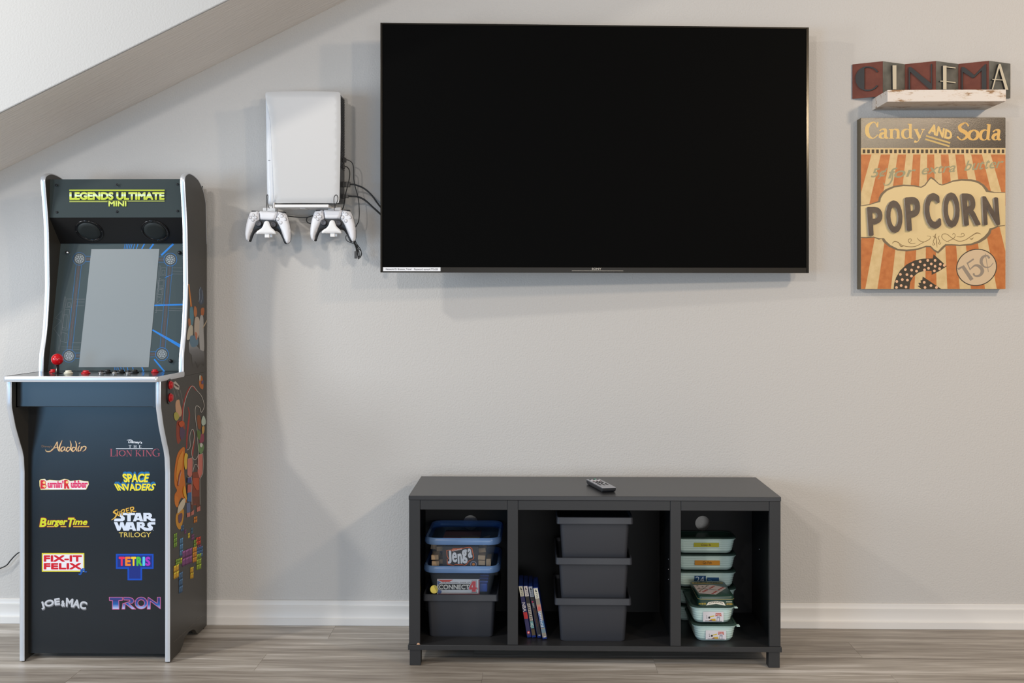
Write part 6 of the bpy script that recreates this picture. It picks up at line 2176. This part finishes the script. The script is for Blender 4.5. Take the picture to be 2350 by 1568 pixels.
# white block letters with a gold script word above and a gold line below
d = logo_decal().zoom(60, 980, 5.6)
wl_ = (218, 226, 240)
def bar(pts, l=0):
    d.poly(pts, wl_, l)
# S with a long foot, T, A, R with a long tail
bar([(1134, 1178), (1215, 1178), (1222, 1170), (1196, 1148), (1200, 1122), (1225, 1106), (1400, 1106), (1400, 1136), (1345, 1136), (1345, 1214), (1300, 1214), (1300, 1136), (1248, 1136), (1244, 1142), (1268, 1166), (1266, 1198), (1240, 1214), (1130, 1214)])
d.poly([(1412, 1106), (1470, 1106), (1506, 1214), (1462, 1214), (1456, 1198), (1420, 1198), (1414, 1214), (1372, 1214)], wl_, 0, [[(1440, 1140), (1450, 1172), (1428, 1172)]])
d.poly([(1506, 1106), (1586, 1106), (1612, 1120), (1618, 1150), (1602, 1168), (1622, 1180), (1660, 1180), (1660, 1214), (1608, 1214), (1556, 1178), (1548, 1178), (1548, 1214), (1506, 1214)], wl_, 0, [[(1548, 1134), (1572, 1134), (1574, 1148), (1548, 1148)]])
bar([(1128, 1224), (1172, 1224), (1196, 1282), (1212, 1224), (1250, 1224), (1268, 1282), (1290, 1224), (1330, 1224), (1288, 1334), (1250, 1334), (1230, 1280), (1208, 1334), (1172, 1334)])
d.poly([(1318, 1224), (1376, 1224), (1414, 1334), (1370, 1334), (1364, 1316), (1330, 1316), (1322, 1334), (1280, 1334)], wl_, 0, [[(1347, 1262), (1357, 1292), (1336, 1292)]])
d.poly([(1422, 1224), (1500, 1224), (1522, 1240), (1526, 1270), (1510, 1286), (1560, 1300), (1580, 1298), (1556, 1268), (1560, 1240), (1584, 1224), (1660, 1224), (1660, 1256), (1606, 1256), (1602, 1262), (1630, 1288), (1626, 1320), (1604, 1334), (1520, 1334), (1470, 1296), (1464, 1296), (1464, 1334), (1422, 1334)], wl_, 0, [[(1464, 1252), (1484, 1252), (1486, 1266), (1464, 1266)]])
d.circ(1632, 1330, 4, 4, wl_, 0, n=8)
gd = (226, 178, 72)
for ex, c, l in ((9, (70, 48, 30), 1), (0, gd, 2)):
    def sp_(pts, w, sm=4):
        d.stroke(pts, [k + ex for k in w], c, l, smooth=sm)
    sp_([(1180, 1066), (1150, 1072), (1124, 1098), (1150, 1112), (1160, 1132), (1140, 1168), (1094, 1198)], [6, 16, 18, 18, 18, 16, 3])
    sp_([(1182, 1086), (1176, 1126), (1196, 1138), (1208, 1084)], [14, 14, 12, 12])
    sp_([(1224, 1074), (1236, 1140)], [12, 10], 0)
    sp_([(1224, 1074), (1260, 1062), (1262, 1092), (1234, 1102)], [10, 12, 12, 6])
    sp_([(1284, 1050), (1300, 1108)], [14, 12], 0); sp_([(1284, 1052), (1324, 1042)], [12, 8], 0); sp_([(1290, 1078), (1322, 1070)], [10, 8], 0); sp_([(1300, 1106), (1338, 1096)], [12, 8], 0)
    sp_([(1340, 1036), (1354, 1104)], [14, 12], 0)
    sp_([(1338, 1038), (1376, 1032), (1380, 1058), (1350, 1072)], [10, 14, 14, 8])
    sp_([(1356, 1070), (1384, 1088), (1418, 1084)], [12, 14, 3])
d.text('TRILOGY', (1192, 1356, 1604, 1418), (222, 194, 96), 0, 0.005)
finish(d)

# red words on a white plate with a yellow edge
d = logo_decal().zoom(60, 1240, 4.78)
d.rect(172, 142, 638, 347, (222, 208, 60), 0)
d.rect(186, 156, 627, 334, (234, 230, 234), 1)
d.text('FIX-IT', (194, 166, 612, 237), (206, 28, 44), 2, 0.07)
d.text('FELIX', (194, 251, 606, 322), (206, 28, 44), 2, 0.07)
d.stroke([(604, 318), (604, 360), (594, 376), (578, 372)], [18, 18, 14, 12], (30, 84, 170), 3, smooth=4)
d.text('R.', (612, 308, 668, 354), (30, 84, 170), 3, 0.06)
finish(d)

# blue T-shaped plate with rainbow letters
d = logo_decal().zoom(60, 1240, 4.78)
d.poly([(985, 150), (1398, 150), (1398, 315), (1272, 315), (1272, 440), (1112, 440), (1112, 315), (985, 315)], (22, 76, 186), 0)
d.poly([(1003, 168), (1380, 168), (1380, 297), (1254, 297), (1254, 422), (1130, 422), (1130, 297), (1003, 297)], (32, 48, 128), 1)
xs4 = (1016, 1086, 1152, 1210, 1278, 1308, 1368)
for k, (ch, c) in enumerate(zip('TETRIS', ((232, 46, 84), (240, 130, 40), (244, 204, 40), (84, 190, 60), (90, 200, 236), (172, 52, 190)))):
    d.text(ch, (xs4[k], 182, xs4[k + 1] - (4 if k != 4 else 4), 283), c, 2, 0.05)
finish(d)

# grey arched stone letters
d = logo_decal().zoom(60, 1240, 4.78)
def archm(u, v, off=0.0):
    x = 172 + u * 478
    c = (u - 0.5) * 2
    yb_ = 728 + 34 * abs(c) ** 1.6 + off
    h = 100 - 12 * abs(c)
    ang = c * 0.42
    return x + v * h * math.sin(ang) * 0.7, yb_ - v * h * math.cos(ang)
for dx, dy, c, l, b in ((6, 12, (104, 104, 108), 0, 0.05), (3, 6, (124, 124, 128), 0.5, 0.05), (0, 0, (196, 198, 204), 1, 0.04)):
    d.text('JOE', None, c, l, b, ref=0.04, fn=lambda u, v: (archm(u * 0.42, v)[0] + dx, archm(u * 0.42, v)[1] + dy))
    d.text('&', None, c, l, b, ref=0.04, fn=lambda u, v: (archm(0.445 + u * 0.085, v * 0.68)[0] + dx, archm(0.445 + u * 0.085, v * 0.68)[1] + dy))
    d.text('MAC', None, c, l, b, ref=0.04, fn=lambda u, v: (archm(0.55 + u * 0.45, v)[0] + dx, archm(0.55 + u * 0.45, v)[1] + dy))
finish(d)

# wide letters, pink outline round a blue fade
zt0, zt1 = hy(300, 1240 + 758 / 4.78, yk).z, hy(300, 1240 + 625 / 4.78, yk).z
fade = gradient_ink('title_fade', [(0.0, (206, 214, 238)), (0.14, (150, 170, 220)), (0.4, (34, 96, 170)), (0.75, (52, 56, 118)), (1.0, (70, 74, 140))], zt0, zt1)
d = logo_decal().zoom(60, 1240, 4.78)
pkc = (196, 104, 150)
shapes = [[(912, 626), (1056, 626), (1056, 660), (1016, 662), (1020, 758), (946, 758), (948, 664), (914, 662)],
          [(1070, 626), (1130, 626), (1168, 640), (1186, 668), (1164, 694), (1124, 690), (1202, 757), (1160, 757), (1080, 690), (1140, 672), (1136, 658), (1072, 656)],
          [(1062, 694), (1086, 696), (1084, 757), (1050, 757)],
          [(1338, 626), (1438, 694), (1440, 626), (1473, 626), (1473, 754), (1362, 668), (1362, 757), (1328, 757)]]
for s_ in shapes:
    d.poly(s_, fade, 0)
    d.stroke(s_, 7, pkc, 1, closed=True)
d.poly(ellipse(1262, 690, 68, 67, 32), fade, 0, [ellipse(1262, 690, 36, 35, 32)])
d.ring(1262, 690, 70, 69, 7, pkc, 1, n=32)
d.ring(1262, 690, 40, 39, 7, pkc, 1, n=32)
finish(d)

# -------- abstract colour artwork on the right flank
sp_low = [o for o in cab.children if o.name.startswith('side_panel')]
low_r, up_r = sp_low[2], sp_low[3]
d = Decal((XR, 0, 0), (1, 0, 0), lift=0.0004, step=0.00025).zoom(370, 840, 4.9)
wht, redl = (206, 200, 192), (160, 52, 44)
# long looping outline, white with a red shadow line
loop = [(285, 945), (300, 940), (322, 905), (318, 800), (330, 740), (352, 712), (368, 760), (362, 850), (340, 960), (345, 1020), (372, 1055), (402, 1030), (412, 960), (400, 720), (384, 600), (378, 500), (392, 450), (430, 468), (445, 520), (465, 500), (480, 440), (450, 340), (400, 280), (352, 225), (312, 270), (270, 380), (248, 500), (240, 650)]
d.stroke([(x - 7, y + 2) for x, y in loop[-6:]], [5, 16, 18, 16, 8], redl, 0, smooth=4)
d.stroke([(300, 460), (316, 540), (306, 640), (292, 780), (284, 930)], [6, 16, 20, 18, 12], redl, 0, smooth=4)
d.stroke([(356, 720), (372, 800), (358, 920), (350, 1030)], [4, 12, 22, 8], redl, 0, smooth=4)
d.stroke(loop, 5, wht, 1, smooth=4)
# tilted tags and colour blots
d.poly([(128, 190), (160, 172), (205, 225), (200, 268), (165, 262), (130, 215)], (190, 180, 170), 0)
d.poly([(150, 200), (195, 232), (190, 246), (146, 214)], (80, 60, 54), 1)
for a, b in (((135, 240), (172, 390)), ((180, 270), (200, 345)), ((212, 265), (248, 435))):
    d.stroke([a, b], 3, (150, 146, 140), 0)
d.poly(spline([(165, 400), (200, 380), (214, 440), (232, 520), (215, 570), (175, 560), (160, 470)], 4, True), (206, 160, 124), 0)
d.poly(spline([(140, 540), (170, 520), (200, 570), (175, 615), (148, 600)], 4, True), (176, 166, 76), 1)
d.poly(spline([(180, 620), (250, 640), (270, 700), (240, 790), (190, 880), (168, 780)], 4, True), (150, 62, 40), 0)
d.poly(spline([(215, 680), (262, 720), (255, 800), (222, 830), (205, 760)], 4, True), (88, 66, 92), 1)
d.poly(spline([(190, 640), (240, 620), (255, 660), (215, 690)], 4, True), (196, 84, 36), 2)
d.poly(spline([(440, 110), (462, 130), (474, 230), (462, 265), (430, 230), (424, 150)], 4, True), (190, 106, 44), 0)
d.poly(spline([(424, 115), (440, 105), (440, 150), (428, 170)], 4, True), (186, 190, 178), 1)
d.poly(spline([(450, 170), (470, 165), (468, 200), (452, 205)], 4, True), (96, 84, 120), 1)
d.poly(spline([(402, 570), (432, 558), (446, 620), (440, 710), (412, 690)], 4, True), (140, 78, 44), 0)
d.poly(spline([(452, 600), (472, 560), (494, 600), (496, 650), (468, 672), (450, 650)], 4, True), (186, 200, 186), 1)
d.poly(spline([(455, 690), (482, 680), (480, 740), (460, 770)], 4, True), (204, 160, 90), 1)
d.poly(spline([(402, 720), (440, 750), (430, 830), (404, 800)], 4, True), (96, 120, 60), 1)
d.poly(spline([(446, 770), (478, 770), (476, 850), (430, 860)], 4, True), (150, 72, 92), 0)
d.poly(spline([(425, 870), (474, 890), (468, 960), (436, 990), (412, 930)], 4, True), (108, 140, 92), 1)
d.poly(spline([(436, 868), (460, 880), (450, 915), (430, 905)], 4, True), (206, 206, 196), 2)
# big orange sweep
d.poly(spline([(262, 920), (230, 925), (185, 985), (160, 1090), (146, 1220), (150, 1340), (176, 1400), (150, 1450), (152, 1540), (180, 1565), (230, 1480), (282, 1540), (276, 1380), (262, 1260), (256, 1120), (262, 1010)], 4, True), (212, 118, 34), 0)
d.poly(spline([(240, 960), (200, 1020), (176, 1120), (165, 1250), (185, 1300), (215, 1200), (235, 1080)], 4, True), (226, 146, 46), 1)
d.poly(spline([(262, 985), (292, 1000), (284, 1060), (282, 1150), (262, 1160), (250, 1080)], 4, True), (222, 182, 62), 2)
d.stroke([(214, 1170), (196, 1240), (182, 1350)], [4, 16, 10], (150, 70, 60), 2, smooth=4)
d.stroke([(218, 1190), (200, 1260), (188, 1340)], [2, 6, 3], (206, 190, 180), 3, smooth=4)
d.poly(spline([(250, 1350), (268, 1400), (282, 1500), (258, 1480), (240, 1420)], 4, True), (230, 170, 50), 2)
# pink and rust slabs
d.poly([(296, 1045), (345, 1030), (352, 1080), (346, 1230), (320, 1260), (294, 1220)], (206, 120, 108), 0)
d.poly([(410, 1000), (462, 985), (466, 1090), (462, 1210), (428, 1275), (408, 1230)], (206, 120, 108), 0)
d.poly([(350, 1200), (408, 1190), (432, 1270), (428, 1568), (345, 1568)], (140, 66, 44), 0)
d.poly([(352, 1260), (420, 1260), (422, 1390), (395, 1400), (356, 1330)], (190, 82, 44), 1)
d.stroke([(296, 1045), (345, 1030), (352, 1080), (348, 1190), (370, 1110), (395, 1110), (415, 1165), (410, 1000), (462, 985), (466, 1090), (462, 1210), (428, 1275), (430, 1560)], 3.5, wht, 2)
for y0, y1, c in ((1250, 1320, (72, 76, 130)), (1330, 1440, (190, 96, 84)), (1420, 1530, (58, 106, 160))):
    d.poly([(290, y0 + 8), (330, y0), (338, y0 + 30), (330, y1), (286, y1 - 6)], c, 2)
d.stroke([(288, 1258), (332, 1248), (340, 1300), (334, 1420), (338, 1560)], 3.5, wht, 3)
d.zoom(360, 1140, 3.92)
d.poly(spline([(165, 0), (190, 10), (195, 70), (180, 98), (160, 60)], 3, True), (222, 130, 40), 0)
d.poly(spline([(225, 30), (255, 20), (240, 95), (200, 140), (182, 150), (190, 90)], 3, True), (214, 200, 176), 1)
d.poly(spline([(178, 150), (235, 110), (240, 180), (215, 290), (185, 280), (168, 220)], 3, True), (214, 150, 46), 0)
d.poly(spline([(190, 170), (225, 150), (222, 210), (196, 240)], 3, True), (108, 78, 96), 1)
d.poly([(305, 0), (385, 0), (388, 100), (356, 110), (352, 60), (330, 70), (322, 120), (308, 110)], (112, 62, 44), 0)
d.poly([(356, 100), (388, 84), (388, 128), (356, 138)], (200, 118, 104), 1)
d.poly([(306, 140), (332, 116), (330, 160), (306, 172)], (200, 118, 104), 1)
d.poly([(266, 60), (300, 50), (298, 180), (268, 190)], (96, 110, 150), 0)
d.poly([(266, 150), (298, 140), (298, 178), (268, 188)], (200, 118, 104), 1)
# scattered square tiles in bright colours
def tiles(x, y, w, h, cols, c, sl=-0.35, skip=()):
    r = len(cols)
    for i, row in enumerate(cols):
        for j, on in enumerate(row):
            if on == '1':
                X0, Y0 = x + j * w, y + i * h + sl * j * w
                q_ = [(X0 + 1, Y0 + 1), (X0 + w - 1, Y0 + 1 + sl * w), (X0 + w - 1, Y0 + h - 2 + sl * w), (X0 + 1, Y0 + h - 2)]
                d.poly(q_, c, 0)
                d.poly([q_[0], q_[1], (q_[1][0] - 3, q_[1][1] + h * 0.22), (q_[0][0] + 3, q_[0][1] + h * 0.22)], tuple(min(255, int(k * 1.25 + 14)) for k in c), 1)
                d.poly([q_[3], q_[2], (q_[2][0] - 3, q_[2][1] - h * 0.16), (q_[3][0] + 3, q_[3][1] - h * 0.16)], tuple(int(k * 0.72) for k in c), 1)
tiles(214, 262, 14, 28, ('11', '11'), (70, 102, 138))
tiles(246, 300, 9, 20, ('11', '11'), (128, 72, 118))
tiles(306, 284, 9, 26, ('11', '11'), (64, 110, 140))
tiles(278, 330, 18, 24, ('1', '1'), (214, 186, 54))
tiles(330, 186, 16, 28, ('11', '11'), (206, 124, 44))
tiles(150, 340, 15, 42, ('11', '11', '11'), (122, 160, 56), -0.5)
tiles(308, 346, 13, 26, ('11', '11'), (122, 72, 116))
tiles(204, 380, 15, 54, ('11', '11', '11'), (84, 132, 172), -0.4)
tiles(226, 494, 30, 70, ('111', '111'), (130, 72, 124), -0.42)
tiles(330, 394, 15, 34, ('11', '11'), (130, 160, 62))
tiles(350, 372, 22, 36, ('11', '11'), (188, 62, 44))
tiles(320, 460, 19, 46, ('11', '11', '11'), (216, 140, 44))
tiles(358, 460, 18, 32, ('111', '111', '111'), (70, 106, 152))
tiles(362, 444, 18, 22, ('11',), (128, 66, 104))
tiles(354, 522, 22, 48, ('11', '11', '11'), (146, 168, 50))
tiles(166, 568, 20, 28, ('111', '111'), (128, 160, 56))
tiles(148, 628, 24, 60, ('11', '11'), (226, 176, 46), -0.5)
tiles(210, 556, 16, 40, ('1',), (216, 190, 50))
tiles(298, 640, 15, 52, ('11', '11'), (226, 176, 46))
tiles(196, 690, 17, 62, ('11', '11', '11'), (72, 108, 146), -0.5)
# faint lines of small print low on the flank
def fine(x0, y0, x1, y1):
    n = 14
    for k in range(n):
        if k % 5 == 4:
            continue
        a, b = k / n, (k + 0.75) / n
        d.stroke([(x0 + (x1 - x0) * a, y0 + (y1 - y0) * a), (x0 + (x1 - x0) * b, y0 + (y1 - y0) * b)], 3.2, (128, 122, 112), 0)
fine(152, 1308, 258, 1212); fine(284, 1186, 336, 1140); fine(362, 1110, 402, 1076); fine(362, 1092, 376, 1080)
d.build('flank_artwork', low_r)['kind'] = 'stuff'
d = Decal((XR, 0, 0), (1, 0, 0), lift=0.0004, step=0.00025).zoom(60, 640, 4.9)
d.poly([(1822, 60), (1834, 60), (1866, 310), (1848, 316)], (206, 120, 50), 0)
d.poly([(1824, 60), (1830, 60), (1852, 300), (1846, 306)], (228, 160, 90), 1)
d.poly(spline([(1840, 340), (1870, 320), (1884, 420), (1870, 520), (1845, 500)], 4, True), (92, 136, 150), 0)
d.poly(spline([(1892, 310), (1915, 330), (1920, 400), (1900, 430), (1885, 390)], 4, True), (190, 118, 70), 0)
d.poly(spline([(1960, 90), (1988, 150), (1995, 260), (1965, 290), (1940, 260), (1942, 140)], 4, True), (74, 84, 100), 0)
d.stroke([(1962, 95), (1945, 140), (1950, 200), (1940, 260)], 5, (150, 160, 170), 1, smooth=4)
d.stroke([(1975, 130), (1985, 190), (1965, 270)], 4, (140, 150, 165), 1, smooth=4)
d.poly(spline([(1965, 340), (2000, 330), (1998, 400), (1970, 420)], 4, True), (180, 104, 60), 0)
d.poly(spline([(1820, 460), (1845, 450), (1850, 520), (1830, 540)], 4, True), (180, 116, 74), 0)
d.poly(spline([(1900, 440), (1945, 450), (1950, 600), (1915, 690), (1890, 600)], 4, True), (196, 180, 164), 0)
d.poly(spline([(1955, 430), (1990, 430), (1995, 600), (2000, 800), (1960, 830), (1945, 640)], 4, True), (176, 174, 172), 0)
d.poly(spline([(1830, 540), (1870, 530), (1870, 640), (1820, 690), (1806, 660)], 4, True), (200, 190, 170), 0)
d.poly(spline([(1850, 640), (1925, 660), (1930, 740), (1870, 770), (1840, 720)], 4, True), (100, 130, 150), 1)
d.poly(spline([(1900, 600), (1922, 620), (1918, 690), (1902, 660)], 4, True), (196, 120, 90), 2)
d.stroke([(2032, 460), (2005, 520), (1980, 560)], [4, 12, 5], (190, 168, 140), 1, smooth=4)
fadeart = gradient_ink('flank_mist', [(0.0, (62, 58, 53)), (0.6, (120, 120, 122)), (1.0, (168, 170, 174))], hx(450, 840, XR).z, hx(450, 780, XR).z)
d.poly(spline([(1835, 700), (1900, 740), (1960, 800), (2000, 830), (2000, 980), (1960, 960), (1930, 1000), (1900, 930), (1870, 980), (1860, 860), (1830, 820)], 3, True), fadeart, 0)
d.build('flank_artwork', up_r)['kind'] = 'stuff'
